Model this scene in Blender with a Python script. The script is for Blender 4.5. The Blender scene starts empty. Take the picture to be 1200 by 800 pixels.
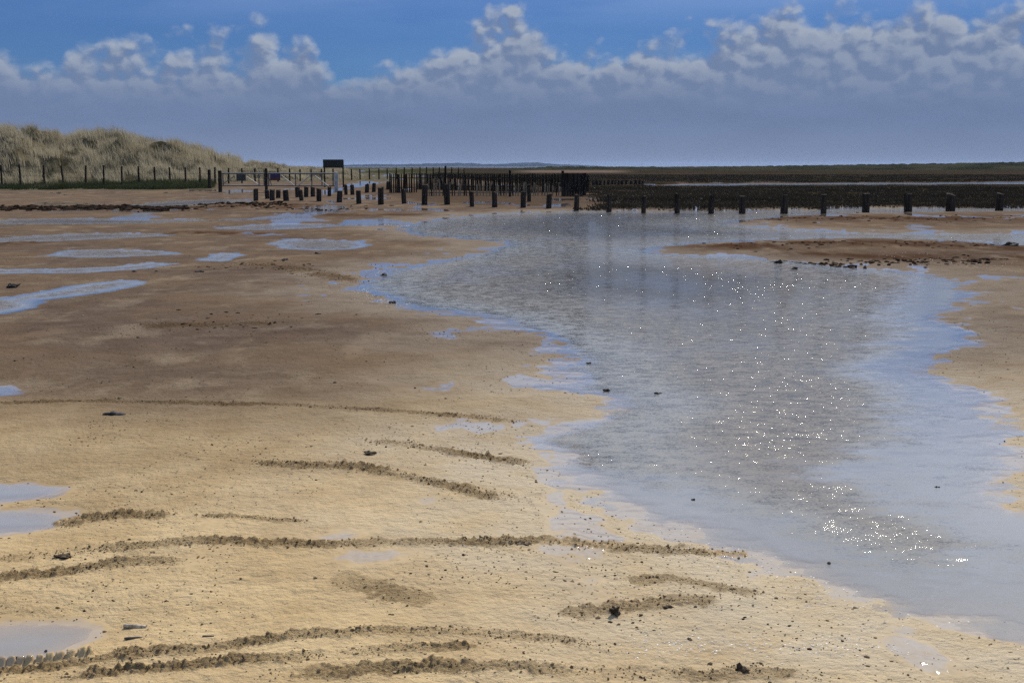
import bpy, bmesh, math, random
import numpy as np
from mathutils import Vector, Matrix

random.seed(7)
rng = np.random.default_rng(11)
sc = bpy.context.scene
COL = sc.collection

# ------------------------------------------------------------------ camera
H_EYE = 1.7
F_PX = 1500.0                      # focal length in pixels of the 1200 px wide photograph
HOR = 195.0                        # row of the horizon
PITCH = math.atan((400.0 - HOR) / F_PX)
cam_d = bpy.data.cameras.new('camera')
cam = bpy.data.objects.new('camera', cam_d)
COL.objects.link(cam)
cam_d.sensor_width = 36.0
cam_d.lens = F_PX / 1200.0 * 36.0
cam_d.clip_start = 0.05
cam_d.clip_end = 120000.0
cam.location = (0, 0, H_EYE)
cam.rotation_euler = (math.pi / 2 - PITCH, 0, 0)
sc.camera = cam

# ------------------------------------------------------------------ light
SUN_EL = math.radians(39.0)
SUN_AZ = math.radians(14.0)        # to the right of the view direction (+Y)
SKY = 0.07
sc.view_settings.view_transform = 'Standard'
sc.view_settings.look = 'None'
sc.view_settings.gamma = 1.0
sc.view_settings.use_curve_mapping = False
sc.view_settings.exposure = 0.35
sc.cycles.use_denoising = False
sc.cycles.max_bounces = 8
sc.cycles.transparent_max_bounces = 16
sc.cycles.sample_clamp_indirect = 4.0
sc.cycles.sample_clamp_direct = 0.0

sun_d = bpy.data.lights.new('sun', 'SUN')
sun_d.energy = 4.6
sun_d.angle = math.radians(0.53)
sun_d.color = (1.0, 0.93, 0.82)
sun = bpy.data.objects.new('sun', sun_d)
COL.objects.link(sun)
to_sun = Vector((math.sin(SUN_AZ) * math.cos(SUN_EL), math.cos(SUN_AZ) * math.cos(SUN_EL), math.sin(SUN_EL)))
sun.rotation_euler = to_sun.to_track_quat('Z', 'Y').to_euler()
sun.location = (0, 0, 50)


# ------------------------------------------------------------------ node helper
class NT:
    def __init__(self, tree):
        self.t = tree
        tree.nodes.clear()

    def node(self, typ, **kw):
        n = self.t.nodes.new(typ)
        for k, v in kw.items():
            setattr(n, k, v)
        return n

    def put(self, sock, v):
        if v is None:
            return
        if isinstance(v, bpy.types.NodeSocket):
            self.t.links.new(v, sock)
        else:
            if isinstance(v, (tuple, list)) and len(v) == 3 and sock.type == 'RGBA':
                v = (*v, 1.0)
            sock.default_value = v

    def math(self, op, a, b=None, c=None, clamp=False):
        n = self.node('ShaderNodeMath', operation=op, use_clamp=clamp)
        self.put(n.inputs[0], a); self.put(n.inputs[1], b); self.put(n.inputs[2], c)
        return n.outputs[0]

    def vmath(self, op, a, b=None, scale=None):
        n = self.node('ShaderNodeVectorMath', operation=op)
        self.put(n.inputs[0], a); self.put(n.inputs[1], b)
        if scale is not None:
            self.put(n.inputs['Scale'], scale)
        return n.outputs['Value'] if op in ('DOT_PRODUCT', 'LENGTH') else n.outputs[0]

    def step(self, v, lo, hi, to0=0.0, to1=1.0):
        n = self.node('ShaderNodeMapRange', interpolation_type='SMOOTHSTEP')
        self.put(n.inputs['Value'], v); self.put(n.inputs['From Min'], lo); self.put(n.inputs['From Max'], hi)
        self.put(n.inputs['To Min'], to0); self.put(n.inputs['To Max'], to1)
        return n.outputs[0]

    def mix(self, f, a, b, blend='MIX'):
        n = self.node('ShaderNodeMix', data_type='RGBA', blend_type=blend)
        self.put(n.inputs[0], f); self.put(n.inputs[6], a); self.put(n.inputs[7], b)
        return n.outputs[2]

    def noise(self, vec, scale, detail=4.0, rough=0.5, out='Fac', dist=0.0, lac=2.0):
        n = self.node('ShaderNodeTexNoise')
        self.put(n.inputs['Vector'], vec)
        n.inputs['Scale'].default_value = scale
        n.inputs['Detail'].default_value = detail
        n.inputs['Roughness'].default_value = rough
        n.inputs['Lacunarity'].default_value = lac
        n.inputs['Distortion'].default_value = dist
        return n.outputs[out]

    def voro(self, vec, scale, feature='F1', smooth=None, out='Distance', detail=0.0):
        n = self.node('ShaderNodeTexVoronoi', feature=feature, voronoi_dimensions='2D')
        self.put(n.inputs['Vector'], vec)
        n.inputs['Scale'].default_value = scale
        if 'Detail' in n.inputs:
            n.inputs['Detail'].default_value = detail
        if smooth is not None:
            n.inputs['Smoothness'].default_value = smooth
        return n.outputs[out]

    def attr(self, name, out='Fac'):
        n = self.node('ShaderNodeAttribute', attribute_name=name)
        return n.outputs[out]

    def sepxyz(self, v):
        n = self.node('ShaderNodeSeparateXYZ')
        self.put(n.inputs[0], v)
        return n.outputs

    def combxyz(self, x=0.0, y=0.0, z=0.0):
        n = self.node('ShaderNodeCombineXYZ')
        self.put(n.inputs[0], x); self.put(n.inputs[1], y); self.put(n.inputs[2], z)
        return n.outputs[0]

    def bump(self, h, dist, strength=1.0, normal=None):
        n = self.node('ShaderNodeBump')
        n.inputs['Strength'].default_value = strength
        n.inputs['Distance'].default_value = dist
        self.put(n.inputs['Height'], h)
        self.put(n.inputs['Normal'], normal)
        return n.outputs[0]


# ------------------------------------------------------------------ world: sky with a bank of cumulus
world = bpy.data.worlds.new('World')
sc.world = world
world.use_nodes = True
w = NT(world.node_tree)
sky = w.node('ShaderNodeTexSky', sky_type='NISHITA')
sky.sun_disc = False
sky.sun_elevation = SUN_EL
sky.sun_rotation = SUN_AZ
sky.altitude = 0
sky.air_density = 1.0
sky.dust_density = 0.2
sky.ozone_density = 3.0
dirv = w.node('ShaderNodeTexCoord').outputs['Generated']
dx, dy, dz = w.sepxyz(dirv)[:3]
azim = w.math('ARCTAN2', dx, dy)
elev = w.math('ARCSINE', dz)


def ang(u):
    return math.atan((u - 600) / F_PX)


world.cycles.sampling_method = 'MANUAL'
world.cycles.sample_map_resolution = 512


def cloud_noise(vec):
    big = w.noise(vec, 11.0, 3.0, 0.5)
    v1 = w.voro(vec, 34.0)
    v2 = w.voro(vec, 80.0)
    fine = w.noise(vec, 60.0, 6.0, 0.62)
    s = w.math('MULTIPLY', big, 0.7)
    s = w.math('MULTIPLY_ADD', v1, -0.34, s)
    s = w.math('MULTIPLY_ADD', v2, -0.20, s)
    s = w.math('MULTIPLY_ADD', fine, 0.42, s)
    return s


warp = w.noise(w.combxyz(azim, elev, 3.1), 55.0, 4.0, 0.6, out='Color')
warp = w.vmath('SCALE', w.vmath('SUBTRACT', warp, (0.5, 0.5, 0.5)), scale=0.013)
P = w.vmath('ADD', w.combxyz(azim, w.math('MULTIPLY', elev, 1.35), 0.0), warp)
bil = cloud_noise(P)
bil_s = cloud_noise(w.vmath('ADD', P, (0.004, 0.008, 0.0)))
# height of the cloud tops by azimuth
fc = w.node('ShaderNodeFloatCurve')
A0, A1 = -0.6, 0.6
tops = [(-900, 92), (-300, 80), (0, 66), (40, 84), (75, 88), (100, 66), (150, 66), (200, 64), (240, 58), (270, 54), (300, 54), (345, 50), (375, 66), (395, 96),
        (430, 90), (480, 74), (500, 62), (535, 50), (570, 26), (600, 20), (630, 36), (655, 62), (685, 64), (730, 54), (790, 44), (850, 44), (890, 28),
        (940, 26), (985, 12), (1030, 16), (1080, 20), (1140, 26), (1200, 24), (1500, 30), (2000, 60)]
cv = fc.mapping.curves[0]
fc.mapping.use_clip = False
pts = [((ang(u) - A0) / (A1 - A0), (HOR - v) / 1500.0 / 0.16) for u, v in tops]
cv.points[0].location = pts[0]
cv.points[1].location = pts[-1]
for p in pts[1:-1]:
    cv.points.new(*p)
for p in cv.points:
    p.handle_type = 'AUTO_CLAMPED'
fc.mapping.update()
w.put(fc.inputs['Value'], w.math('DIVIDE', w.math('SUBTRACT', azim, A0), A1 - A0, clamp=True))
top_e = w.math('MULTIPLY', fc.outputs[0], 0.16)
gap = w.math('SUBTRACT', top_e, elev)                       # >0 below the tops
dens = w.math('MULTIPLY_ADD', w.math('SUBTRACT', bil, 0.33), 0.075, gap)
mask = w.step(dens, -0.004, 0.020)
K = 1.0 / SKY
E = 1.0 / 1.27                                              # view exposure
KK = K * E
# unseen pale cloud veil higher up, added and tinted to brighten the water reflections
inv = w.math('DIVIDE', 1.0, w.math('ADD', w.math('MAXIMUM', dz, 0.0), 0.10))
plane = w.combxyz(w.math('MULTIPLY', dx, inv), w.math('MULTIPLY', dy, inv), 0.0)
hi_n = w.noise(plane, 1.25, 7.0, 0.58)
him = w.math('MULTIPLY', w.step(hi_n, 0.30, 0.66, 0.35, 1.0), w.step(elev, 0.09, 0.24, 0.03, 0.9))
cosun = w.vmath('DOT_PRODUCT', dirv, tuple(to_sun))
fwd = w.math('POWER', w.math('MAXIMUM', cosun, 0.0), 10.0)
hic = w.mix(fwd, tuple(KK * c for c in (0.54, 0.70, 1.02)), tuple(KK * c for c in (1.15, 1.36, 1.70)))
lit = w.math('SUBTRACT', bil, bil_s)
lit = w.step(lit, -0.13, 0.15)
rim = w.step(dens, 0.004, 0.045, 1.0, 0.0)
litf = w.math('MULTIPLY', lit, w.math('MULTIPLY_ADD', rim, 0.55, 0.45))
litf = w.math('MULTIPLY_ADD', w.step(dens, 0.0, 0.012, 0.22, 0.0), 1.0, litf)
soft = w.step(elev, 0.03, 0.09)                            # lower part dissolves into the haze
litf = w.math('MULTIPLY', litf, soft)
C_SH = tuple(KK * c for c in (0.160, 0.222, 0.365))
C_LIT = tuple(KK * c for c in (0.385, 0.435, 0.525))
C_LOW = tuple(KK * c for c in (0.146, 0.205, 0.350))
lowvar = w.noise(w.combxyz(azim, w.math('MULTIPLY', elev, 4.0), 1.0), 14.0, 4.0, 0.5)
c_low = w.mix(w.step(lowvar, 0.3, 0.7), tuple(0.94 * c for c in C_LOW), tuple(1.07 * c for c in C_LOW))
c_low = w.mix(w.step(elev, 0.0, 0.045), tuple(KK * c for c in (0.190, 0.245, 0.375)), c_low)
cloud = w.mix(litf, C_SH, C_LIT)
cloud = w.mix(w.step(elev, 0.02, 0.07), c_low, cloud)
blue = w.mix(1.0, sky.outputs[0], (0.14, 0.26, 0.52), 'MULTIPLY')
skyc = w.mix(him, blue, hic)
sky_mixed = w.mix(mask, skyc, cloud)
bg = w.node('ShaderNodeBackground')
w.put(bg.inputs['Color'], sky_mixed)
bg.inputs['Strength'].default_value = SKY
wo = w.node('ShaderNodeOutputWorld')
w.t.links.new(bg.outputs[0], wo.inputs['Surface'])


# ------------------------------------------------------------------ geometry helpers
def ray(u, v):
    x = (u - 600.0) / F_PX
    y = (400.0 - v) / F_PX
    c, s = math.cos(PITCH), math.sin(PITCH)
    return x, c + y * s, -s + y * c


def G(u, v, z=0.0):
    """where the sight line through a place of the photograph meets the height z"""
    x, y, d = ray(u, v)
    t = (z - H_EYE) / d
    return x * t, y * t


def AT(u, dist, v=None):
    """lateral position at a given distance (and the height seen at row v)"""
    x, y, d = ray(u, v if v is not None else HOR)
    t = dist / y
    return x * t, dist, H_EYE + d * t


_perm = rng.permutation(4096).astype(np.int32)
_ga = rng.uniform(0, 2 * np.pi, 4096).astype(np.float32)
_gx, _gy = np.cos(_ga), np.sin(_ga)


def perlin(x, y, seed=0):
    x = np.asarray(x, dtype=np.float64); y = np.asarray(y, dtype=np.float64)
    xf = np.floor(x); yf = np.floor(y)
    xi = xf.astype(np.int64); yi = yf.astype(np.int64)
    fx = (x - xf).astype(np.float32); fy = (y - yf).astype(np.float32)

    def grad(ix, iy, ax, ay):
        h = _perm[(_perm[(ix + seed * 131) & 4095] + iy + seed * 17) & 4095]
        return _gx[h] * ax + _gy[h] * ay
    u = fx * fx * fx * (fx * (fx * 6 - 15) + 10)
    v = fy * fy * fy * (fy * (fy * 6 - 15) + 10)
    a = grad(xi, yi, fx, fy); b = grad(xi + 1, yi, fx - 1, fy)
    c = grad(xi, yi + 1, fx, fy - 1); d = grad(xi + 1, yi + 1, fx - 1, fy - 1)
    ab = a + u * (b - a); cd = c + u * (d - c)
    return (ab + v * (cd - ab)) * 1.5


def fbm(x, y, scale, octaves=4, gain=0.5, seed=0):
    out = 0.0; amp = 1.0; f = 1.0 / scale
    for k in range(octaves):
        out = out + amp * perlin(x * f, y * f, seed + k * 3)
        amp *= gain; f *= 2.03
    return out


def sstep(v, a, b):
    t = np.clip((v - a) / (b - a), 0, 1)
    return t * t * (3 - 2 * t)


def sdf_poly(px, py, poly):
    """signed distance to a closed polygon, negative inside"""
    n = len(poly)
    d2 = np.full(px.shape, 1e18, dtype=np.float64)
    inside = np.zeros(px.shape, dtype=bool)
    for i in range(n):
        ax, ay = poly[i]; bx, by = poly[(i + 1) % n]
        ex, ey = bx - ax, by - ay
        wx, wy = px - ax, py - ay
        t = np.clip((wx * ex + wy * ey) / (ex * ex + ey * ey + 1e-12), 0, 1)
        qx, qy = wx - ex * t, wy - ey * t
        np.minimum(d2, qx * qx + qy * qy, out=d2)
        cr = ((ay > py) != (by > py))
        if abs(ey) > 1e-12:
            inside ^= cr & (px < ex * (py - ay) / ey + ax)
    d = np.sqrt(d2)
    return np.where(inside, -d, d)


def dist_line(px, py, line):
    """distance to a polyline and the running parameter 0..1"""
    best = np.full(px.shape, 1e9); par = np.zeros(px.shape)
    n = len(line) - 1
    for i in range(n):
        ax, ay = line[i]; bx, by = line[i + 1]
        ex, ey = bx - ax, by - ay
        wx, wy = px - ax, py - ay
        t = np.clip((wx * ex + wy * ey) / (ex * ex + ey * ey + 1e-12), 0, 1)
        d = np.hypot(wx - ex * t, wy - ey * t)
        sgn = np.sign(ex * wy - ey * wx)
        m = d < np.abs(best)
        best = np.where(m, d * np.where(sgn == 0, 1, sgn), best)
        par = np.where(m, (i + t) / n, par)
    return best, par


def mesh_from(name, verts, faces, smooth=True):
    """verts (n,3), faces (m,k) arrays -> mesh"""
    me = bpy.data.meshes.new(name)
    verts = np.asarray(verts, dtype=np.float32); faces = np.asarray(faces, dtype=np.int32)
    m, k = faces.shape
    me.vertices.add(len(verts)); me.vertices.foreach_set('co', verts.ravel())
    me.loops.add(m * k); me.loops.foreach_set('vertex_index', faces.ravel())
    me.polygons.add(m)
    me.polygons.foreach_set('loop_start', np.arange(0, m * k, k, dtype=np.int32))
    me.polygons.foreach_set('loop_total', np.full(m, k, dtype=np.int32))
    me.polygons.foreach_set('use_smooth', np.full(m, smooth, dtype=bool))
    me.update(calc_edges=True)
    return me


def fattr(me, name, vals):
    a = me.attributes.new(name, 'FLOAT', 'POINT')
    a.data.foreach_set('value', np.asarray(vals, dtype=np.float32).ravel())


def link(name, me, mat, parent=None, **props):
    o = bpy.data.objects.new(name, me)
    COL.objects.link(o)
    if mat is not None:
        me.materials.append(mat)
    if parent is not None:
        o.parent = parent
    for k, v in props.items():
        o[k] = v
    return o


def thing(name, loc, label, category, group=None, rz=0.0):
    o = bpy.data.objects.new(name, None)
    o.empty_display_size = 0.2
    COL.objects.link(o)
    o.location = loc
    o.rotation_euler = (0, 0, rz)
    o['label'] = label; o['category'] = category
    if group:
        o['group'] = group
    return o


# ------------------------------------------------------------------ materials
def new_mat(name):
    m = bpy.data.materials.new(name)
    m.use_nodes = True
    return m, NT(m.node_tree)


def finish(t, shader):
    out = t.node('ShaderNodeOutputMaterial')
    t.t.links.new(shader, out.inputs['Surface'])


def principled(t, color, rough, normal=None, spec=0.5, sheen=None):
    p = t.node('ShaderNodeBsdfPrincipled')
    t.put(p.inputs['Base Color'], color); t.put(p.inputs['Roughness'], rough)
    t.put(p.inputs['Normal'], normal); t.put(p.inputs['Specular IOR Level'], spec)
    return p.outputs[0]


def mat_ground():
    m, t = new_mat('beach_sand')
    pos = t.node('ShaderNodeNewGeometry').outputs['Position']
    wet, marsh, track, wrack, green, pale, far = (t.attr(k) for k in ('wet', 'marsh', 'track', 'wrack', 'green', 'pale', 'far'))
    n_big = t.noise(pos, 0.35, 5, 0.55)
    n_mid = t.noise(pos, 2.3, 6, 0.6)
    n_fine = t.noise(pos, 38.0, 5, 0.65)
    n_grain = t.noise(pos, 210.0, 3, 0.7)
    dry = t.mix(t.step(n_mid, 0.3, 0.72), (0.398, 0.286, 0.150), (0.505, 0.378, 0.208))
    damp = t.mix(t.step(n_mid, 0.3, 0.72), (0.078, 0.055, 0.041), (0.108, 0.079, 0.060))  # far sand: damp and redder, plus a painted fading of the light
    mud = t.mix(far, dry, damp)  # far tone: damp sand plus the painted fading of the light
    mud = t.mix(t.math('MULTIPLY', t.step(n_big, 0.35, 0.7), 0.25), mud, (0.24, 0.165, 0.09))
    blotch = t.noise(t.vmath('MULTIPLY', pos, (1.0, 0.6, 1.0)), 1.1, 8, 0.68)
    mud = t.mix(t.math('MULTIPLY', t.step(blotch, 0.50, 0.66), 0.22), mud, t.mix(0.5, mud, (0.60, 0.50, 0.34)))
    mud = t.mix(t.math('MULTIPLY', t.step(blotch, 0.50, 0.34), 0.40), mud, t.mix(0.55, mud, (0.16, 0.10, 0.055)))
    silt = t.math('MULTIPLY', t.attr('silt'), t.step(t.noise(pos, 3.0, 6, 0.65), 0.25, 0.6, 0.35, 0.85))
    mud = t.mix(silt, mud, t.mix(far, (0.43, 0.365, 0.265), (0.19, 0.155, 0.12)))  # silt carries the same painted fading in the distance
    # speckle of grit
    grit = t.step(n_fine, 0.60, 0.72)
    mud = t.mix(t.math('MULTIPLY', grit, 0.4), mud, t.mix(0.65, mud, (0.05, 0.03, 0.015)))
    mud = t.mix(t.math('MULTIPLY', t.step(n_grain, 0.62, 0.75), 0.3), mud, t.mix(0.3, mud, (0.7, 0.62, 0.5)))
    mud = t.mix(t.math('MULTIPLY', track, t.step(n_fine, 0.38, 0.6, 0.15, 0.55)), mud, (0.165, 0.10, 0.045))
    wetc = t.mix(0.45, mud, (0.14, 0.10, 0.065))
    mud = t.mix(t.math('MULTIPLY', wet, 0.7), mud, wetc)
    n_w = t.noise(t.vmath('MULTIPLY', pos, (0.7, 0.25, 1.0)), 1.6, 6, 0.65)
    wr = t.math('MULTIPLY', wrack, t.step(n_w, 0.36, 0.56))
    mud = t.mix(wr, mud, (0.055, 0.030, 0.018))
    # marsh turf
    streak = t.noise(t.vmath('MULTIPLY', pos, (0.05, 0.22, 1.0)), 1.0, 6, 0.6)
    turf = t.mix(t.step(streak, 0.35, 0.65), (0.016, 0.013, 0.008), (0.036, 0.030, 0.017))
    turf = t.mix(t.step(t.noise(pos, 0.02, 4, 0.6), 0.45, 0.62), turf, (0.040, 0.028, 0.021))
    mud = t.mix(t.math('MULTIPLY', t.attr('mudflat'), 0.85), mud, (0.062, 0.042, 0.028))
    mud = t.mix(marsh, mud, turf)
    mud = t.mix(pale, mud, (0.34, 0.24, 0.19))
    grass = t.mix(t.step(t.noise(pos, 1.3, 5, 0.6), 0.35, 0.65), (0.030, 0.042, 0.016), (0.060, 0.072, 0.030))
    mud = t.mix(green, mud, grass)
    dith = t.math('SUBTRACT', t.noise(pos, 55.0, 4, 0.7), 0.5)
    edge = t.math('MULTIPLY_ADD', t.math('SUBTRACT', t.noise(pos, 6.0, 8, 0.75), 0.5), 0.6, t.math('MULTIPLY_ADD', dith, 0.45, wet))
    film = t.step(edge, 0.66, 0.95)
    rough = t.math('MULTIPLY_ADD', t.step(edge, 0.58, 0.74), -0.79, 0.85)
    h = t.math('MULTIPLY_ADD', n_grain, 0.25, n_fine)
    h = t.math('MULTIPLY_ADD', t.noise(pos, 11.0, 4, 0.6), 1.6, h)
    h = t.math('SUBTRACT', h, 1.42)
    tr_h = t.math('MULTIPLY', track, t.math('SUBTRACT', t.noise(pos, 48.0, 5, 0.7), 0.5))
    h = t.math('MULTIPLY_ADD', tr_h, 4.0, h)
    hs = t.math('MULTIPLY', h, t.math('SUBTRACT', 1.0, t.math('MULTIPLY', t.step(edge, 0.2, 0.55), 0.95)))
    nrm = t.bump(hs, 0.014, 1.0)
    spec = t.math('MULTIPLY', film, 0.5)
    spec = t.math('MULTIPLY', spec, t.math('SUBTRACT', 1.0, t.math('MULTIPLY', t.math('MAXIMUM', marsh, green), 1.0)))
    finish(t, principled(t, mud, rough, nrm, spec))
    return m


def mat_water():
    m, t = new_mat('tidal_water')
    g = t.node('ShaderNodeNewGeometry')
    pos = g.outputs['Position']
    depth, chop = t.attr('depth'), t.attr('chop')
    patch = t.noise(t.vmath('MULTIPLY', pos, (0.8, 0.45, 1.0)), 0.9, 4, 0.55)
    sl = t.math('MULTIPLY', t.math('MAXIMUM', chop, t.step(t.noise(t.vmath('MULTIPLY', pos, (0.5, 1.3, 1.0)), 2.2, 6, 0.65), 0.42, 0.72, 0.0, 0.26)), t.step(patch, 0.25, 0.7, 0.55, 1.0))
    stretch = t.vmath('MULTIPLY', pos, (0.75, 1.25, 1.0))
    c1 = t.noise(stretch, 95.0, 2, 0.6, out='Color')
    c2 = t.noise(stretch, 11.0, 4, 0.62, out='Color')
    c = t.vmath('ADD', t.vmath('SUBTRACT', c1, (0.5, 0.5, 0.5)), t.vmath('SCALE', t.vmath('SUBTRACT', c2, (0.5, 0.5, 0.5)), scale=0.7))
    s = t.math('MULTIPLY_ADD', sl, t.step(depth, 0.05, 0.2, 1.1, 1.6), 0.012)
    c = t.vmath('MULTIPLY', t.vmath('SCALE', c, scale=s), (1.0, 1.0, 0.0))
    nrm = t.vmath('NORMALIZE', t.vmath('ADD', g.outputs['Normal'], c))
    fr = t.node('ShaderNodeFresnel')
    fr.inputs['IOR'].default_value = 1.36
    t.put(fr.inputs['Normal'], nrm)
    gl = t.node('ShaderNodeBsdfGlossy')
    t.put(gl.inputs['Color'], t.mix(t.step(sl, 0.05, 0.9), (0.97, 0.98, 1.0), (0.70, 0.66, 0.59)))
    gl.inputs['Roughness'].default_value = 0.036
    t.put(gl.inputs['Normal'], nrm)
    df = t.node('ShaderNodeBsdfDiffuse')
    t.put(df.inputs['Color'], t.mix(t.step(depth, 0.07, 0.20), t.mix(t.step(depth, 0.012, 0.06), (0.268, 0.262, 0.243), (0.190, 0.165, 0.134)), (0.070, 0.058, 0.046)))
    tr = t.node('ShaderNodeBsdfTransparent')
    tr.inputs['Color'].default_value = (0.93, 0.90, 0.84, 1)
    op = t.math('SUBTRACT', 1.0, t.math('POWER', 2.718, t.math('MULTIPLY', depth, -75.0)), clamp=True)
    body = t.node('ShaderNodeMixShader')
    t.put(body.inputs[0], op)
    t.t.links.new(tr.outputs[0], body.inputs[1]); t.t.links.new(df.outputs[0], body.inputs[2])
    mx = t.node('ShaderNodeMixShader')
    t.put(mx.inputs[0], t.math('MULTIPLY', fr.outputs[0], t.math('SUBTRACT', 1.0, g.outputs['Backfacing'])))
    t.t.links.new(body.outputs[0], mx.inputs[1]); t.t.links.new(gl.outputs[0], mx.inputs[2])
    finish(t, mx.outputs[0])
    return m


def mat_simple(name, c1, c2, scale, rough=0.8, spec=0.1, bump=0.0, stretch=(1, 1, 1), lo=0.35, hi=0.65):
    m, t = new_mat(name)
    pos = t.node('ShaderNodeTexCoord').outputs['Object']
    v = t.vmath('MULTIPLY', pos, stretch)
    n = t.noise(v, scale, 5, 0.6)
    nrm = t.bump(t.noise(v, scale * 2.5, 4, 0.6), bump, 1.0) if bump else None
    finish(t, principled(t, t.mix(t.step(n, lo, hi), c1, c2), rough, nrm, spec))
    return m


def mat_blade(name, c1, c2, c3, transl=0.35):
    m, t = new_mat(name)
    r = t.attr('rnd')
    col = t.mix(t.step(r, 0.0, 0.6), c1, c2)
    col = t.mix(t.step(r, 0.6, 1.0), col, c3)
    a = principled(t, col, 0.7, None, 0.15)
    b = t.node('ShaderNodeBsdfTranslucent')
    t.put(b.inputs['Color'], col)
    mx = t.node('ShaderNodeMixShader')
    mx.inputs[0].default_value = transl
    t.t.links.new(a, mx.inputs[1]); t.t.links.new(b.outputs[0], mx.inputs[2])
    finish(t, mx.outputs[0])
    return m


M = {
    'ground': mat_ground(),
    'water': mat_water(),
    'timber': mat_simple('tarred_timber', (0.016, 0.013, 0.011), (0.048, 0.040, 0.033), 9.0, 0.85, 0.03, 0.01, (1, 1, 0.12)),
    'fencepost': mat_simple('fence_post_timber', (0.018, 0.014, 0.011), (0.05, 0.04, 0.03), 12.0, 0.85, 0.03, 0.006, (1, 1, 0.15)),
    'stake': mat_simple('chestnut_stake', (0.035, 0.027, 0.02), (0.15, 0.12, 0.085), 3.0, 0.85, 0.05, 0.006, (1, 1, 0.3), 0.45, 0.75),
    'stake_pale': mat_simple('bleached_stake', (0.16, 0.125, 0.085), (0.30, 0.245, 0.17), 3.0, 0.85, 0.05, 0.006, (1, 1, 0.3)),
    'steel': mat_simple('galvanised_steel', (0.22, 0.22, 0.22), (0.36, 0.36, 0.355), 4.0, 0.55, 0.4),
    'steel_dark': mat_simple('painted_gate_steel', (0.07, 0.07, 0.072), (0.13, 0.13, 0.13), 4.0, 0.6, 0.4),
    'board': mat_simple('dark_sign_board', (0.012, 0.014, 0.012), (0.02, 0.022, 0.02), 5.0, 0.6, 0.3),
    'sign_purple': mat_simple('purple_sign', (0.030, 0.024, 0.075), (0.04, 0.032, 0.09), 5.0, 0.5, 0.3),
    'sign_red': mat_simple('brown_sign', (0.07, 0.025, 0.022), (0.09, 0.035, 0.03), 5.0, 0.5, 0.3),
    'sign_green': mat_simple('green_sign', (0.025, 0.032, 0.028), (0.04, 0.045, 0.04), 5.0, 0.5, 0.3),
    'mudclod': mat_simple('dark_mud', (0.030, 0.021, 0.013), (0.095, 0.066, 0.040), 30.0, 0.85, 0.1, 0.004),
    'clod': mat_simple('sand_clod', (0.035, 0.025, 0.015), (0.36, 0.27, 0.16), 1.7, 0.9, 0.0, 0.0, (1, 1, 1), 0.4, 0.62),
    'trackclod': mat_simple('churned_sand', (0.10, 0.07, 0.036), (0.34, 0.245, 0.125), 2.5, 0.9, 0.0, 0.0, (1, 1, 1), 0.4, 0.62),
    'stone': mat_simple('dark_stone', (0.012, 0.012, 0.012), (0.04, 0.036, 0.032), 25.0, 0.8, 0.1, 0.002),
    'shell': mat_simple('razor_shell', (0.20, 0.14, 0.09), (0.50, 0.41, 0.29), 30.0, 0.5, 0.4, 0.0, (3, 0.4, 1)),
    'shell_dark': mat_simple('dark_razor_shell', (0.03, 0.022, 0.02), (0.10, 0.075, 0.06), 30.0, 0.5, 0.4),
    'foam': mat_simple('shell_grit', (0.50, 0.45, 0.38), (0.68, 0.64, 0.56), 30.0, 0.6, 0.3),
    'weed': mat_simple('seaweed', (0.020, 0.014, 0.010), (0.048, 0.032, 0.022), 1.2, 0.9, 0.0),
    'driftwood': mat_simple('driftwood', (0.012, 0.012, 0.014), (0.16, 0.15, 0.14), 18.0, 0.8, 0.2, 0.002, (0.3, 3, 3), 0.45, 0.7),
    'dune': mat_simple('dune_sand_and_thatch', (0.032, 0.027, 0.016), (0.10, 0.083, 0.050), 0.5, 0.95, 0.0, 0.03),
    'marram': mat_blade('marram_grass', (0.235, 0.200, 0.130), (0.35, 0.31, 0.22), (0.062, 0.058, 0.032), 0.35),
    'turf': mat_blade('short_green_grass', (0.026, 0.034, 0.014), (0.050, 0.058, 0.026), (0.15, 0.13, 0.075), 0.2),
    'marshgrass': mat_blade('marsh_grass', (0.026, 0.020, 0.012), (0.045, 0.035, 0.021), (0.062, 0.047, 0.029), 0.1),
    'scrub': mat_simple('far_scrub', (0.016, 0.018, 0.011), (0.036, 0.035, 0.021), 0.05, 0.95, 0.0),
    'hill': mat_simple('far_hill', (0.012, 0.018, 0.022), (0.022, 0.028, 0.032), 0.002, 0.95, 0.0),
    'wire': mat_simple('fence_wire', (0.05, 0.05, 0.05), (0.09, 0.09, 0.09), 4.0, 0.6, 0.3),
}

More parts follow.
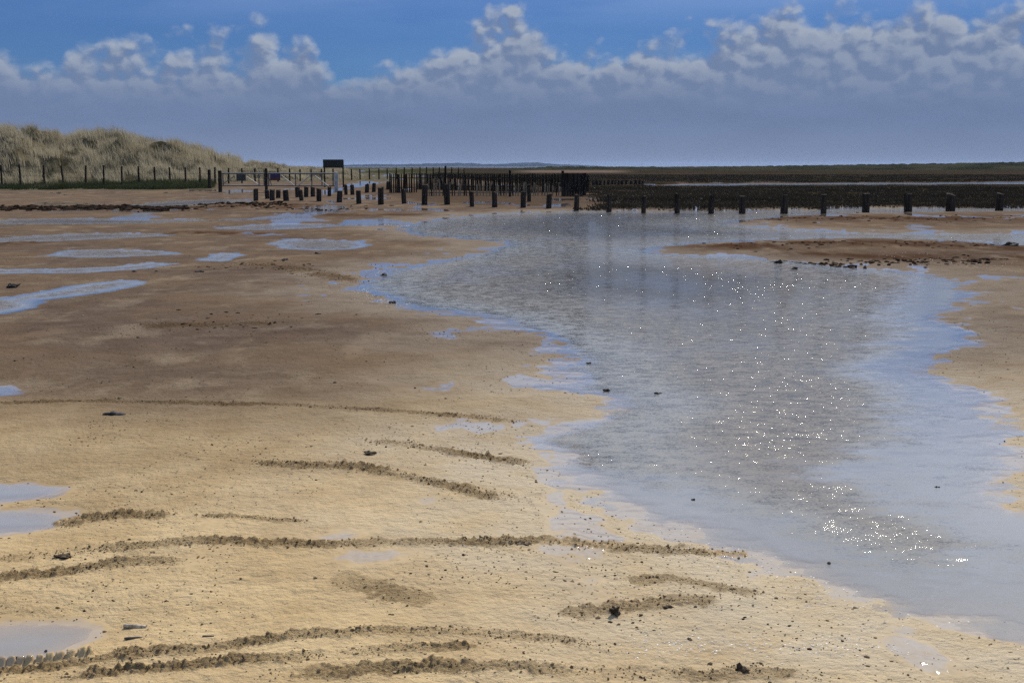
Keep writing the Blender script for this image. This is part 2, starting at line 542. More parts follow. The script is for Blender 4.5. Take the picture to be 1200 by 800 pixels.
# ------------------------------------------------------------------ outlines read off the place
CH = [(470, 267), (500, 259), (540, 254), (580, 250.5), (620, 248.5), (680, 247), (760, 247), (830, 247), (900, 246.5), (960, 245.5), (1010, 244.5),
      (1100, 244), (1230, 243.5), (1230, 247), (1100, 248.3), (1040, 249.2), (980, 250.5), (930, 253), (890, 257), (860, 261), (852, 262.5), (880, 265), (930, 269),
      (990, 272.5), (1050, 273.5), (1120, 274), (1230, 273), (1230, 290), (1160, 286), (1100, 281), (1040, 279.5), (980, 279), (920, 281), (860, 283),
      (810, 286), (780, 289), (752, 292), (770, 297), (820, 300), (870, 301.5), (905, 305), (930, 304), (960, 309), (1000, 314), (1040, 317), (1070, 320),
      (1100, 321), (1112, 326), (1133, 347), (1120, 357), (1097, 367), (1090, 373), (1117, 383), (1133, 391), (1128, 406), (1100, 432), (1083, 437),
      (1110, 450), (1130, 460), (1147, 480), (1163, 493), (1187, 500), (1190, 508), (1150, 517), (1172, 532), (1165, 560), (1163, 587), (1200, 600), (1260, 620),
      (1340, 660), (1400, 720), (1420, 830), (1300, 800), (1200, 750), (1133, 733), (1050, 717), (993, 703), (967, 677), (900, 653), (877, 643),
      (820, 617), (800, 612), (750, 597), (720, 583), (710, 573), (672, 560), (677, 533), (632, 515), (667, 503), (700, 490), (713, 467), (692, 456),
      (652, 453), (692, 447), (677, 420), (647, 410), (657, 403), (617, 387), (587, 373), (543, 365), (487, 360), (460, 353), (427, 340), (430, 330),
      (443, 322), (480, 312), (523, 307), (560, 298), (587, 290), (592, 285), (580, 282), (533, 279), (497, 275), (473, 269)]
PUD = [
    [(-60, 376), (0, 368), (45, 362), (50, 352), (90, 347), (140, 341), (172, 333), (178, 330), (150, 328), (120, 330), (80, 335), (40, 343), (0, 350), (-60, 352)],
    [(-60, 321), (100, 319.5), (180, 314.5), (207, 309), (180, 308), (130, 312.5), (60, 315), (-60, 315)],
    [(50, 300), (130, 302), (210, 298), (205, 295), (135, 292), (80, 293)],
    [(238, 305), (262, 306), (284, 299), (270, 296.5), (245, 299.5)],
    [(318, 285), (330, 291), (370, 293.5), (415, 291.5), (434, 288), (425, 282.5), (380, 280.5), (340, 280.5)],
    [(-40, 588), (20, 585), (50, 578), (62, 573), (30, 569), (-40, 568)],
    [(-40, 624), (30, 622), (60, 616), (77, 612), (50, 604), (20, 601), (-40, 602)],
    [(-60, 780), (20, 774), (70, 762), (95, 748), (103, 738), (80, 735), (30, 735), (-60, 742)],
    [(-40, 465), (8, 462), (17, 457), (0, 454), (-40, 454)],
    [(130, 241.5), (180, 237), (240, 233.5), (290, 233), (298, 236.5), (240, 240), (180, 243)],
    [(360, 244), (385, 240.5), (408, 241), (404, 245), (380, 246.5)],
    [(-40, 259), (60, 255.5), (110, 256), (180, 257.5), (230, 256), (250, 258.5), (180, 262), (80, 263), (-40, 263)],
    [(-40, 281), (40, 276), (110, 273), (190, 273.5), (215, 276), (140, 279), (60, 283), (-40, 286)],
    [(250, 268), (300, 263), (380, 262), (410, 264.5), (360, 267.5), (300, 270)],
    [(362, 664), (400, 654), (450, 653), (482, 659), (470, 668), (420, 674), (375, 672)],
    [(372, 639), (400, 632), (440, 631), (447, 634), (410, 641), (385, 643)],
    [(670, 700), (690, 680), (708, 690), (720, 705), (752, 712), (728, 717), (700, 716)],
]
CREEK = [(720, 217.6), (780, 216.6), (850, 215.3), (960, 214.6), (1100, 213.8), (1240, 213.0), (1240, 216.0), (1100, 216.6), (960, 217.2), (850, 217.6), (780, 218.4)]
CALM = [(1112, 322), (1088, 345), (1078, 370), (1095, 385), (1062, 415), (1030, 433), (1075, 447), (1095, 470), (1098, 500), (1080, 525), (1030, 548),
        (1000, 556), (1040, 572), (1110, 590), (1160, 615), (1195, 660), (1150, 692), (1060, 684), (960, 664), (880, 630), (800, 598), (745, 572), (720, 575),
        (735, 600), (800, 625), (900, 670), (1000, 720), (1130, 745), (1250, 790), (1300, 600), (1250, 330)]
CHW = [G(*p) for p in CH]
PUDW = [[G(*p) for p in q] for q in PUD]
CREEKW = [G(*p) for p in CREEK]
CALMW = [G(*p) for p in CALM]
TRACKS = [  # path, half width (m), height of the churned clods (m)
    ([(-40, 477), (120, 476), (250, 480), (400, 484), (500, 489), (560, 492), (608, 497)], 0.10, 0.016),
    ([(436, 522), (480, 525), (530, 534), (580, 541), (622, 546)], 0.11, 0.030),
    ([(296, 551), (340, 552), (400, 553), (450, 560), (500, 570), (550, 580), (600, 588)], 0.12, 0.040),
    ([(70, 618), (100, 610), (150, 607), (210, 610)], 0.11, 0.030),
    ([(235, 612), (300, 617), (360, 621)], 0.06, 0.022),
    ([(-60, 667), (60, 657), (130, 652), (220, 648), (350, 649), (450, 646), (560, 643), (640, 642), (740, 648), (850, 650)], 0.10, 0.030),
    ([(-60, 694), (60, 680), (130, 672), (230, 667)], 0.09, 0.026),
    ([(-60, 800), (80, 785), (160, 774), (280, 766), (380, 758), (450, 752), (540, 750), (620, 757), (722, 768)], 0.075, 0.028),
    ([(60, 803), (200, 791), (330, 787), (420, 778), (480, 770), (580, 765)], 0.07, 0.026),
    ([(300, 806), (480, 797), (600, 793), (700, 796), (800, 797), (870, 789), (960, 800)], 0.09, 0.026),
    ([(660, 733), (700, 722), (750, 715), (800, 708), (850, 712)], 0.12, 0.024),
    ([(730, 690), (790, 685), (840, 694), (900, 700)], 0.10, 0.016),
    ([(760, 650), (840, 648), (880, 650)], 0.07, 0.012),
    ([(380, 690), (440, 700), (520, 715)], 0.16, 0.009),
    ([(160, 388), (230, 385), (330, 383)], 0.35, 0.014),
    ([(290, 312), (350, 318), (420, 332)], 0.5, 0.012),
]
TRACKW = [([G(*p) for p in l], wd * 0.68, a) for l, wd, a in TRACKS]
MARSHW = [G(*p) for p in [(690, 231), (690, 247), (760, 246.6), (830, 246.4), (960, 245), (1100, 243.6), (1700, 242.5)]] + [(900, 120), (900, 900), (-60, 900), (-30, 240), (G(560, 215)[0], 130), (G(640, 219)[0], 105), (G(680, 225)[0], 85)]

MUDW = [G(*p) for p in [(430, 229), (480, 239), (560, 242.5), (690, 246), (720, 246), (720, 225), (560, 222), (450, 224)]]


def zones(x, y):
    """all masks and the height of the ground at arrays x, y"""
    r = np.hypot(x, y)
    out = {}
    nz = fbm(x, y, 1.6, 4, 0.55, 1)
    nzs = fbm(x, y, 0.22, 3, 0.5, 9)
    amp = 0.05 + 0.008 * np.minimum(r, 60)
    s = sdf_poly(x, y, CHW) + amp * nz * 0.8 + 0.05 * nzs
    cre = sdf_poly(x, y, CREEKW) + 2.6 * fbm(x, y * 0.6, 8.0, 4, 0.5, 5)
    s_any = np.minimum(s, cre)
    depth_k = np.where(cre < s, 0.05, 0.055)
    z = np.where(s_any > 0, np.minimum(s_any * np.where(r < 14, 0.016, 0.035), 0.02 + s_any * 0.006), np.maximum(s_any * depth_k, -0.22))
    z = np.minimum(z, 0.062)
    calm = sdf_poly(x, y, CALMW) + 0.12 * nz + 0.06 * nzs
    z = z + (r < 20) * np.exp(-(s / 0.45) ** 2) * (0.0055 * fbm(x, y * 1.3, 0.35, 5, 0.6, 62))
    calm = calm + 0.18 * fbm(x, y * 1.8, 0.7, 5, 0.6, 44)
    shoal = 1 - sstep(calm, -0.12, 0.45)
    z = np.where((s < 0) & (cre > 2), z * (1 - shoal) + np.maximum(z, -0.010 + 0.004 * nz) * shoal, z)
    # puddles
    pid = np.full(x.shape, -1, dtype=np.int32)
    s_p = np.full(x.shape, 50.0)
    sheen = np.zeros(x.shape)
    for i, q in enumerate(PUDW):
        qa = np.array(q)
        pad = 1.5 + 0.05 * qa[:, 1].mean()
        m = (x > qa[:, 0].min() - pad) & (x < qa[:, 0].max() + pad) & (y > qa[:, 1].min() - pad) & (y < qa[:, 1].max() + pad)
        if not m.any():
            continue
        ym = qa[:, 1].mean()
        d = sdf_poly(x[m], y[m], q) - (0.004 if ym < 15 else 0.0) * ym + (0.012 + 0.0055 * ym) * (nz[m] * 0.8 + 0.4 * nzs[m])
        hp = np.where(d > 0, d * (0.04 if ym < 15 else 0.02), np.maximum(d * (0.13 if ym > 15 else 0.05), -0.2 if ym > 15 else (-0.012 if i < 14 else -0.005)))
        if i >= 14:                       # only a wet sheen, no standing water
            sheen[m] = np.maximum(sheen[m], 0.95 * (1 - sstep(d + 0.05 * nzs[m], -0.12, 0.10)))
            continue
        zz = z[m]; pm = pid[m]; sm = s_p[m]
        low = hp < zz
        pm = np.where(low & (hp < 0.01), i, pm)
        sm = np.minimum(sm, d)
        z[m] = np.minimum(zz, hp); pid[m] = pm; s_p[m] = sm
    # undulation of the open sand
    sand = sstep(s_any, 0.0, 0.8) * sstep(s_p, 0.0, 0.25)
    z = z + sand * (0.010 * fbm(x, y, 2.2, 3, 0.5, 21) + 0.012)
    near = 1.0 - sstep(r, 14.0, 40.0)
    z = z + near * (0.25 + 0.75 * sand) * np.where(s_any > -0.1, 1, 0) * np.where(s_p > -0.03, 1, 0) * (
        0.0042 * fbm(x, y, 0.30, 4, 0.55, 31) + 0.0026 * fbm(x, y * 0.7, 0.05, 2, 0.6, 41) + 0.004 * np.clip(fbm(x, y, 0.09, 3, 0.6, 47) - 0.45, 0, 1))
    # churned tyre tracks
    track = np.zeros(x.shape)
    for k, (line, hw, a) in enumerate(TRACKW):
        la = np.array(line)
        pad = hw * 5
        m = (x > la[:, 0].min() - pad) & (x < la[:, 0].max() + pad) & (y > la[:, 1].min() - pad) & (y < la[:, 1].max() + pad)
        if not m.any():
            continue
        xm, ym = x[m], y[m]
        d, t = dist_line(xm, ym, line)
        wob = hw * 0.7 * fbm(xm, ym, 0.5, 3, 0.5, 50 + k)
        prof = np.exp(-((d + wob) / hw) ** 2) * sstep(t, 0.0, 0.08) * (1 - sstep(t, 0.9, 1.0))
        prof = prof * 0.35 + 0.75 * sstep(prof + 0.30 * fbm(xm, ym, 0.045 + 0.003 * ym, 3, 0.65, 60 + k), 0.38, 0.72)
        strong = np.clip(0.65 + 0.7 * fbm(xm, ym, 0.8, 3, 0.5, 70 + k), 0.05, 1.3)
        sc_t = 0.026 + 0.0022 * ym
        cl = 0.55 * np.abs(fbm(xm, ym, sc_t, 2, 0.6, 90 + k)) + 0.45 * np.abs(fbm(xm, ym, sc_t * 2.6, 2, 0.6, 92 + k))
        cl2 = fbm(xm, ym, 0.03, 2, 0.6, 95 + k)
        lip = np.exp(-((d - hw * 0.9 + wob) / (hw * 0.4)) ** 2)
        z[m] += prof * strong * a * 0.80 * (1.25 * cl + 0.25 * cl2 - 0.2) + lip * prof * np.clip(strong, 0.5, 1) * a * 0.45
        track[m] = np.maximum(track[m], prof * np.clip(strong, 0, 1))
    # imprint of tyre lugs beside the puddle
    l = [G(-20, 781), G(40, 779), G(112, 771)]
    m = (y < 5.2) & (x < -1.0) & (r > 2)
    if m.any():
        d, t = dist_line(x[m], y[m], l)
        lug = 1.0 - 0.5 * sstep(np.cos(t * 2 * np.pi * 12.0 + 1.2 * fbm(x[m], y[m], 0.1, 2, .5, 3)), 0.70, 0.95) + 0.12 * fbm(x[m], y[m], 0.03, 2, .5, 4)
        wall = np.exp(-(d / 0.025) ** 2) * sstep(t, 0.0, 0.03) * (1 - sstep(t, 0.96, 1.0))
        z[m] += wall * 0.035 * lug
    # red wrack and weed lines
    wr = np.zeros(x.shape)
    for l, hw in (([(-60, 245), (60, 246), (130, 244), (200, 247), (320, 243)], 2.6), ([(210, 240), (260, 238.5), (340, 241)], 1.6),
                  ([(900, 258), (980, 256), (1060, 259), (1130, 257.5), (1230, 258)], 2.2), ([(860, 291), (940, 287), (1030, 287), (1120, 289), (1180, 293)], 1.6),
                  ([(960, 300), (1040, 304), (1120, 303), (1190, 306)], 1.0), ([(-60, 287), (20, 286)], 0.7), ([(-60, 293), (40, 285)], 0.6),
                  ([(330, 252), (400, 254), (470, 253)], 0.9), ([(220, 274), (300, 276)], 0.8)):
        d, t = dist_line(x, y, [G(*p) for p in l])
        wr = np.maximum(wr, np.exp(-(d / hw) ** 2))
    z = z + wr * 0.05 * np.clip(fbm(x, y, 0.7, 3, 0.6, 61), 0, 1) * (z > 0.01)
    # marsh and far land
    ms = -sdf_poly(x, y, MARSHW) + 1.2 * fbm(x, y, 6.0, 3, 0.5, 15)
    dry_creek = sstep(cre, 0.5, 6.0)
    marsh = sstep(ms, -0.2, 0.5) * sstep(cre, 0.0, 1.5)
    z = z + sstep(ms, 0.0, 0.8) * dry_creek * (0.06 + 0.05 * fbm(x, y, 7.0, 4, 0.5, 77) + 0.03 * fbm(x, y, 1.2, 2, 0.5, 78))
    # rise towards the foot of the dunes and behind the gate
    lx = x / np.maximum(y, 1.0)
    foot = sstep(y, 68.0, 100.0) * (1 - sstep(lx, -0.10, 0.02))
    z = z + 0.55 * foot * (y > 0)
    g = sstep(y + 1.2 * fbm(x, y, 3.0, 3, 0.5, 83), 79.0, 83.5) * (1 - sstep(lx, -0.255, -0.215))
    g = np.maximum(g, 0.45 * sstep(y + 3.0 * nz, 92.0, 100.0) * (1 - sstep(lx, -0.10, -0.02)))
    g = np.where(y > 0, g, 0)
    far_land = sstep(r, 140, 260)
    marsh = np.maximum(marsh, far_land * (1 - g))
    pale = 0.25 * sstep(r, 300, 340) * (1 - sstep(r, 520, 560)) * sstep(lx, -0.005, 0.02) * (1 - sstep(lx, 0.075, 0.10)) * (y > 0)
    wet = np.maximum(1 - sstep(s + 0.22 * nz + 0.1 * nzs, -0.03, 0.14 + 0.008 * np.minimum(r, 50)), 1 - sstep(s_p + 0.05 * nz + 0.04 * nzs, -0.01, np.where(r < 15, 0.09, 0.035) + np.where(r < 15, 0.008, 0.0035) * np.minimum(r, 60)))
    wet = np.maximum(wet, sheen)
    # damp patches: the flats at the left, and the margin of the channel in the foreground
    dampn = fbm(x, y * 0.4, 3.0, 4, 0.55, 33)
    wet = np.maximum(wet, 0.85 * sstep(dampn, 0.12, 0.5) * sstep(y, 22, 34) * (y > 0))
    wet = np.maximum(wet, 0.9 * sstep(fbm(x, y * 0.6, 0.8, 4, 0.55, 35), 0.2, 0.6) * (1 - sstep(s, 0.4, 2.6)))
    wet = np.maximum(wet, 0.55 * sstep(fbm(x, y * 0.5, 0.55, 3, 0.5, 36), 0.5, 0.9))
    z = np.where(r > 1400, z - 1.0 * sstep(r, 1400, 1700), z)
    silt = (1 - sstep(s + 0.5 * nz, 0.2, 2.2)) * (1 - track * 0.8)
    mudf = sstep(-sdf_poly(x, y, MUDW) + 1.5 * nz, -1.5, 2.5)
    far = sstep(y + 2.2 * fbm(x, y, 6.0, 4, 0.55, 37), 4.6, 13.0)  # distance mask for the fading of light painted into the sand
    out.update(z=z, wet=np.clip(wet, 0, 1) * (1 - track * 0.5), marsh=marsh, track=np.clip(track, 0, 1), wrack=wr, green=g, pale=pale, far=far, mudflat=mudf, silt=silt,
               s=s, cre=cre, pid=pid, s_p=s_p)
    return out


# ------------------------------------------------------------------ the ground: one sheet to the horizon
th_in = np.radians(np.linspace(-25.5, 25.5, 900))
th_l = np.radians(-180 + (180 - 25.5) * (1 - (1 - np.linspace(0, 1, 46)[:-1]) ** 2.0))
TH = np.concatenate([th_l, th_in, -th_l[::-1]])
d_px = np.concatenate([[9000, 5000, 3000, 2200, 1700, 1400, 1200, 1050, 950, 870, 810, 765, 730], np.arange(705, 8.0, -0.9)])
RR = np.concatenate([H_EYE * F_PX / d_px, np.geomspace(330, 45000, 60)])
rg, tg = np.meshgrid(RR, TH, indexing='ij')
GX = (rg * np.sin(tg)).ravel(); GY = (rg * np.cos(tg)).ravel()
Z = zones(GX, GY)
nr, nc = len(RR), len(TH)
idx = np.arange(nr * nc, dtype=np.int32).reshape(nr, nc)
quads = np.stack([idx[:-1, :-1], idx[:-1, 1:], idx[1:, 1:], idx[1:, :-1]], -1).reshape(-1, 4)
me = mesh_from('ground', np.stack([GX, GY, Z['z']], -1), quads)
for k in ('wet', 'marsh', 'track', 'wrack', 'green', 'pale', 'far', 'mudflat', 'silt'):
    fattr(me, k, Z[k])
link('ground', me, M['ground'], kind='structure')


def ground_z(x, y):
    return float(zones(np.array([x]), np.array([y]))['z'][0])


# water surfaces cut from the same sheet
calm_d = sdf_poly(GX, GY, CALMW)
calm_n = fbm(GX, GY * 1.8, 0.7, 6, 0.62, 44)
chop_all = sstep(calm_d + 0.28 * calm_n, -0.2, 0.4 + 0.03 * np.hypot(GX, GY)) * sstep(-Z['s'] + 0.12 * calm_n, -0.03, 0.09 + 0.010 * np.hypot(GX, GY))
wq = Z['z'][quads]


def water(name, sel_vert, chop, label=None):
    face = (wq < 0.003).any(1) & sel_vert[quads].all(1)
    f = quads[face]
    if len(f) == 0:
        return None
    used, inv = np.unique(f.ravel(), return_inverse=True)
    v = np.stack([GX[used], GY[used], np.zeros(len(used))], -1)
    me = mesh_from(name, v, inv.reshape(-1, 4))
    fattr(me, 'depth', np.maximum(-Z['z'][used], 0.0))
    fattr(me, 'chop', chop[used])
    return link(name, me, M['water'], kind='structure')


ok_far = np.hypot(GX, GY) < 400
no_p = Z['pid'] < 0
water('tidal_channel', (Z['s'] < 3.0) & (Z['s'] <= Z['cre']) & no_p, chop_all)
water('marsh_creek', (Z['cre'] < 3.0) & (Z['cre'] < Z['s']) & no_p, np.full(GX.shape, 0.5))
for i in range(14):
    water('puddle', Z['pid'] == i, np.full(GX.shape, 0.03) if PUDW[i][0][1] < 12 else 0.85 * sstep(-Z['s_p'] + 0.15 * calm_n, 0.05, 0.5))

# the sea far out
rs = np.geomspace(1600, 45000, 14); ts = np.linspace(-math.pi, math.pi, 97)
a, b = np.meshgrid(rs, ts, indexing='ij')
ii = np.arange(a.size).reshape(a.shape)
q = np.stack([ii[:-1, :-1], ii[1:, :-1], ii[1:, 1:], ii[:-1, 1:]], -1).reshape(-1, 4)
me = mesh_from('sea', np.stack([a.ravel() * np.sin(b.ravel()), a.ravel() * np.cos(b.ravel()), np.full(a.size, -0.35)], -1), q[:, ::-1])
fattr(me, 'depth', np.full(a.size, 1.0)); fattr(me, 'chop', np.full(a.size, 0.7))
link('sea', me, M['water'], kind='structure')


# ------------------------------------------------------------------ far hills across the water, low wooded dunes behind the marsh
def ridge(name, prof, dist, thick, mat, rough, seed, zbase=-2.0, n=500, curve=None):
    us = np.linspace(prof[0][0], prof[-1][0], n)
    tops = np.interp(us, [p[0] for p in prof], [p[1] for p in prof])
    rows = 13
    V = np.zeros((rows, n, 3))
    for k in range(rows):
        f = k / (rows - 1)
        D = dist + (f - 0.5) * thick
        hprof = math.sin(math.pi * f) ** 0.8
        x = np.array([AT(u, D)[0] for u in us])
        ztop = H_EYE + (HOR - tops) / F_PX * dist
        nzz = fbm(us * 0.11 + f * 3, us * 0.0 + f * 2.0 + seed, 1.0, 4, 0.6, seed)
        z = zbase + (ztop - zbase + rough * nzz) * hprof
        V[k, :, 0] = x; V[k, :, 1] = D; V[k, :, 2] = z
    ii = np.arange(rows * n).reshape(rows, n)
    q = np.stack([ii[:-1, :-1], ii[:-1, 1:], ii[1:, 1:], ii[1:, :-1]], -1).reshape(-1, 4)
    me = mesh_from(name, V.reshape(-1, 3), q)
    return link(name, me, mat, kind='structure')


ridge('far_hills', [(330, 199), (405, 193.5), (440, 192.5), (470, 192.8), (495, 192.0), (520, 191.4), (550, 191.2), (570, 192.8), (590, 192.2), (610, 190.8),
                    (630, 190.6), (650, 192.5), (690, 194), (760, 199)], 9000, 2000, M['hill'], 3.0, 4, zbase=-5)
ridge('wooded_dunes', [(560, 200), (600, 197.6), (640, 195.6), (670, 195), (700, 195.4), (760, 195.6), (800, 195.6), (860, 195), (900, 194.6), (960, 193.8),
                       (1000, 193), (1060, 192.2), (1120, 191.4), (1160, 190.6), (1200, 190), (1400, 188), (1800, 190)], 620, 120, M['scrub'], 0.35, 6, zbase=-0.6, n=900)


# ------------------------------------------------------------------ the dunes at the left
DP = [(-900, 150), (-400, 140), (-100, 148), (0, 155), (22, 154), (50, 158), (85, 161), (105, 158), (130, 159), (160, 164), (185, 168), (210, 171), (230, 177), (250, 182),
      (262, 186), (280, 190), (300, 193.5), (312, 192), (320, 191), (332, 195), (350, 198), (375, 198.5), (392, 199), (408, 200), (420, 204), (432, 209), (445, 213)]
us = np.linspace(-900, 446, 620)
dune_rows = 90
prof_top = np.interp(us, [p[0] for p in DP], [p[1] for p in DP])
Y_foot = np.interp(us, [-900, 0, 260, 330, 446], [82, 84, 92, 100, 118])
Y_ridge = np.interp(us, [-900, 0, 260, 330, 446], [112, 112, 116, 122, 136])
DV = np.zeros((dune_rows, len(us), 3))
for k in range(dune_rows):
    f = k / (dune_rows - 1)
    yy = Y_foot + (Y_ridge - Y_foot) * f * 1.9
    x = (us - 600) / F_PX * yy / math.cos(PITCH) * math.cos(PITCH)
    ht = H_EYE + (HOR - prof_top) / F_PX * Y_ridge
    base = 0.25
    p = np.sin(np.clip(f * 1.9, 0, 1.9) / 1.9 * math.pi) ** 1.0 if f * 1.9 > 1 else (math.sin(f * 1.9 * math.pi / 2)) ** 1.15
    if f * 1.9 > 1:
        p = max(0.0, math.cos((f * 1.9 - 1) / 0.9 * math.pi / 2)) ** 0.8
    hum = fbm(x, yy, 7.0, 4, 0.55, 101)
    hum2 = fbm(x, yy * 0.7, 2.8, 3, 0.5, 105)
    sc_h = np.clip((ht - base) / 3.5, 0.1, 1.0)
    DV[k, :, 0] = x; DV[k, :, 1] = yy
    DV[k, :, 2] = base + (ht - base - 0.35 * sc_h) * p + sc_h * min(1, f * 5) * (1.1 * hum * (0.35 + 0.65 * (p < 0.9)) + 0.8 * hum2) * (1.0 if f < 0.9 else (1 - f) * 10)
ii = np.arange(dune_rows * len(us)).reshape(dune_rows, len(us))
q = np.stack([ii[:-1, :-1], ii[:-1, 1:], ii[1:, 1:], ii[1:, :-1]], -1).reshape(-1, 4)
me = mesh_from('dune', DV.reshape(-1, 3), q)
link('dune', me, M['dune'], kind='structure')


def blades1(name, pts, hts, spread, nb, width, lean, seed, rb):
    r = np.random.default_rng(seed)
    n = len(pts) * nb
    P0 = np.repeat(pts, nb, axis=0)
    hh = np.repeat(hts, nb) * r.uniform(0.5, 1.2, n)
    P0 = P0 + np.stack([r.normal(0, spread, n), r.normal(0, spread, n), np.full(n, -0.02)], -1)
    ph = r.uniform(0, np.pi, n)
    wv = np.stack([np.cos(ph), np.sin(ph), np.zeros(n)], -1) * (width * r.uniform(0.6, 1.4, n))[:, None]
    tip = P0 + np.stack([(lean + r.normal(0, 0.35, n)) * hh, r.normal(0, 0.35, n) * hh, hh], -1)
    V = np.stack([P0 - wv, P0 + wv, tip], 1).reshape(-1, 3)
    me = mesh_from(name, V, np.arange(n * 3).reshape(-1, 3), smooth=False)
    fattr(me, 'rnd', np.repeat(np.clip(np.repeat(rb, nb) * 0.8 + r.uniform(0, 0.2, n), 0, 1), 3))
    return me


def blades(name, pts, hts, spread, nb, width, mat, lean=(0.25, 0.0), seed=1, curl=0.5, rnd_base=None):
    """tufts of bent blades at pts; two quads-worth of triangles for each blade"""
    r = np.random.default_rng(seed)
    n = len(pts)
    P0 = np.repeat(pts, nb, axis=0)
    hh = np.repeat(hts, nb) * r.uniform(0.6, 1.15, n * nb)
    a = r.uniform(0, 2 * np.pi, n * nb)
    rad = np.sqrt(r.uniform(0, 1, n * nb)) * np.repeat(spread, nb)
    P0 = P0 + np.stack([np.cos(a) * rad, np.sin(a) * rad, np.zeros(n * nb)], -1)
    out = np.stack([np.cos(a), np.sin(a)], -1) * (curl * hh * r.uniform(0.1, 1.0, n * nb))[:, None]
    out[:, 0] += lean[0] * hh; out[:, 1] += lean[1] * hh
    ph = r.uniform(0, np.pi, n * nb)
    wv = np.stack([np.cos(ph), np.sin(ph) * 0.4, np.zeros(n * nb)], -1) * (width * r.uniform(0.7, 1.3, n * nb))[:, None]
    mid = P0 + np.stack([out[:, 0] * 0.3, out[:, 1] * 0.3, hh * 0.6], -1)
    tip = P0 + np.stack([out[:, 0], out[:, 1], hh], -1)
    V = np.stack([P0 - wv, P0 + wv, mid - wv * 0.7, mid + wv * 0.7, tip], 1).reshape(-1, 3)
    b = np.arange(n * nb)[:, None] * 5
    F = np.concatenate([b + np.array([[0, 1, 3]]), b + np.array([[0, 3, 2]]), b + np.array([[2, 3, 4]])], 0)
    me = mesh_from(name, V, F, smooth=False)
    rb = r.uniform(0, 1, n) if rnd_base is None else rnd_base
    rv = np.clip(np.repeat(rb, nb) * 0.75 + r.uniform(0, 0.25, n * nb), 0, 1)
    fattr(me, 'rnd', np.repeat(rv, 5))
    return me


# marram on the dune
fl = DV.reshape(-1, 3)
rows_w = np.linspace(0, 1, dune_rows)
ncl, per = 1500, 11
ck = rng.uniform(0.02, 0.66, ncl) * (dune_rows - 2); cu = rng.uniform(230, len(us) - 3, ncl)
ki = np.clip(np.repeat(ck, per) + rng.normal(0, 1.3, ncl * per), 1, dune_rows - 3)
uu = np.clip(np.repeat(cu, per) + rng.normal(0, 2.2, ncl * per), 1, len(us) - 3)
clh = np.repeat(rng.uniform(0.55, 1.35, ncl), per); clr = np.repeat(rng.normal(0, 0.22, ncl), per)
k0 = ki.astype(int); u0 = uu.astype(int); fk = (ki - k0)[:, None]; fu = (uu - u0)[:, None]
pt = (DV[k0, u0] * (1 - fk) * (1 - fu) + DV[k0 + 1, u0] * fk * (1 - fu) + DV[k0, u0 + 1] * (1 - fk) * fu + DV[k0 + 1, u0 + 1] * fk * fu)
dn = fbm(pt[:, 0], pt[:, 1], 4.0, 3, 0.55, 121)
usel = us[u0]
ht = np.where(usel > 285, 0.28, 0.66) * clh * (1 + 0.4 * dn) * rng.uniform(0.7, 1.2, len(pt))
rb = np.clip(0.50 + clr - 0.8 * fbm(pt[:, 0], pt[:, 1] * 0.6, 3.6, 4, 0.55, 131) + rng.normal(0, 0.18, len(pt)), 0, 1)
me = blades('marram_grass', pt, ht, np.full(len(pt), 0.30), 11, 0.016, M['marram'], lean=(-0.28, -0.05), seed=3, rnd_base=rb)
link('marram_grass', me, M['marram'], kind='stuff', label='straw coloured marram grass covering the tall dune behind the wire fence', category='grass')

# short green turf at the dune foot
nt = 9000
x = rng.uniform(-48, -16, nt); y = rng.uniform(79, 94, nt)
zz = zones(x, y)
keep = (zz['green'] > 0.4) & (x / y < -0.205)
x, y, z = x[keep], y[keep], zz['z'][keep]
dz = np.interp(y, [84, 92], [0, 0.35])
me = blades('green_turf', np.stack([x, y, z], -1), np.clip(rng.uniform(0.10, 0.34, len(x)) * (1 + 0.8 * fbm(x, y, 2.5, 3, 0.5, 89)), 0.05, 0.6), np.full(len(x), 0.3), 9, 0.018, M['turf'], seed=4, lean=(-0.1, 0),
            rnd_base=np.clip(0.35 + 0.7 * fbm(x, y, 4.0, 3, 0.5, 88) + 0.06 * (y - 86) + rng.normal(0, 0.12, len(x)), 0, 1))
link('green_turf', me, M['turf'], kind='stuff', label='dark green turf along the foot of the dune', category='grass')

# marsh vegetation
nt = 42000
y = 48 + rng.uniform(0, 1, nt) ** 1.5 * 200
x = rng.uniform(-0.06, 0.50, nt) * y
zz = zones(x, y)
keep = (zz['marsh'] > 0.5) & (zz['cre'] > 1.0)
x, y, z = x[keep], y[keep], zz['z'][keep]
low = np.where((y > 100) & (y < 132), 0.35, 1.0)
me = blades1('marsh_grass', np.stack([x, y, z], -1), low * rng.uniform(0.05, 0.13, len(x)) * (1 + 0.4 * fbm(x, y, 6.0, 2, 0.5, 56)), 0.35, 9, 0.05, -0.2, 5,
             np.clip(0.4 + 0.6 * fbm(x, y * 3, 14.0, 3, 0.5, 57) + rng.normal(0, 0.1, len(x)), 0, 1))
link('marsh_grass', me, M['marshgrass'], kind='stuff', label='low dark brown salt marsh vegetation behind the stub posts', category='grass')


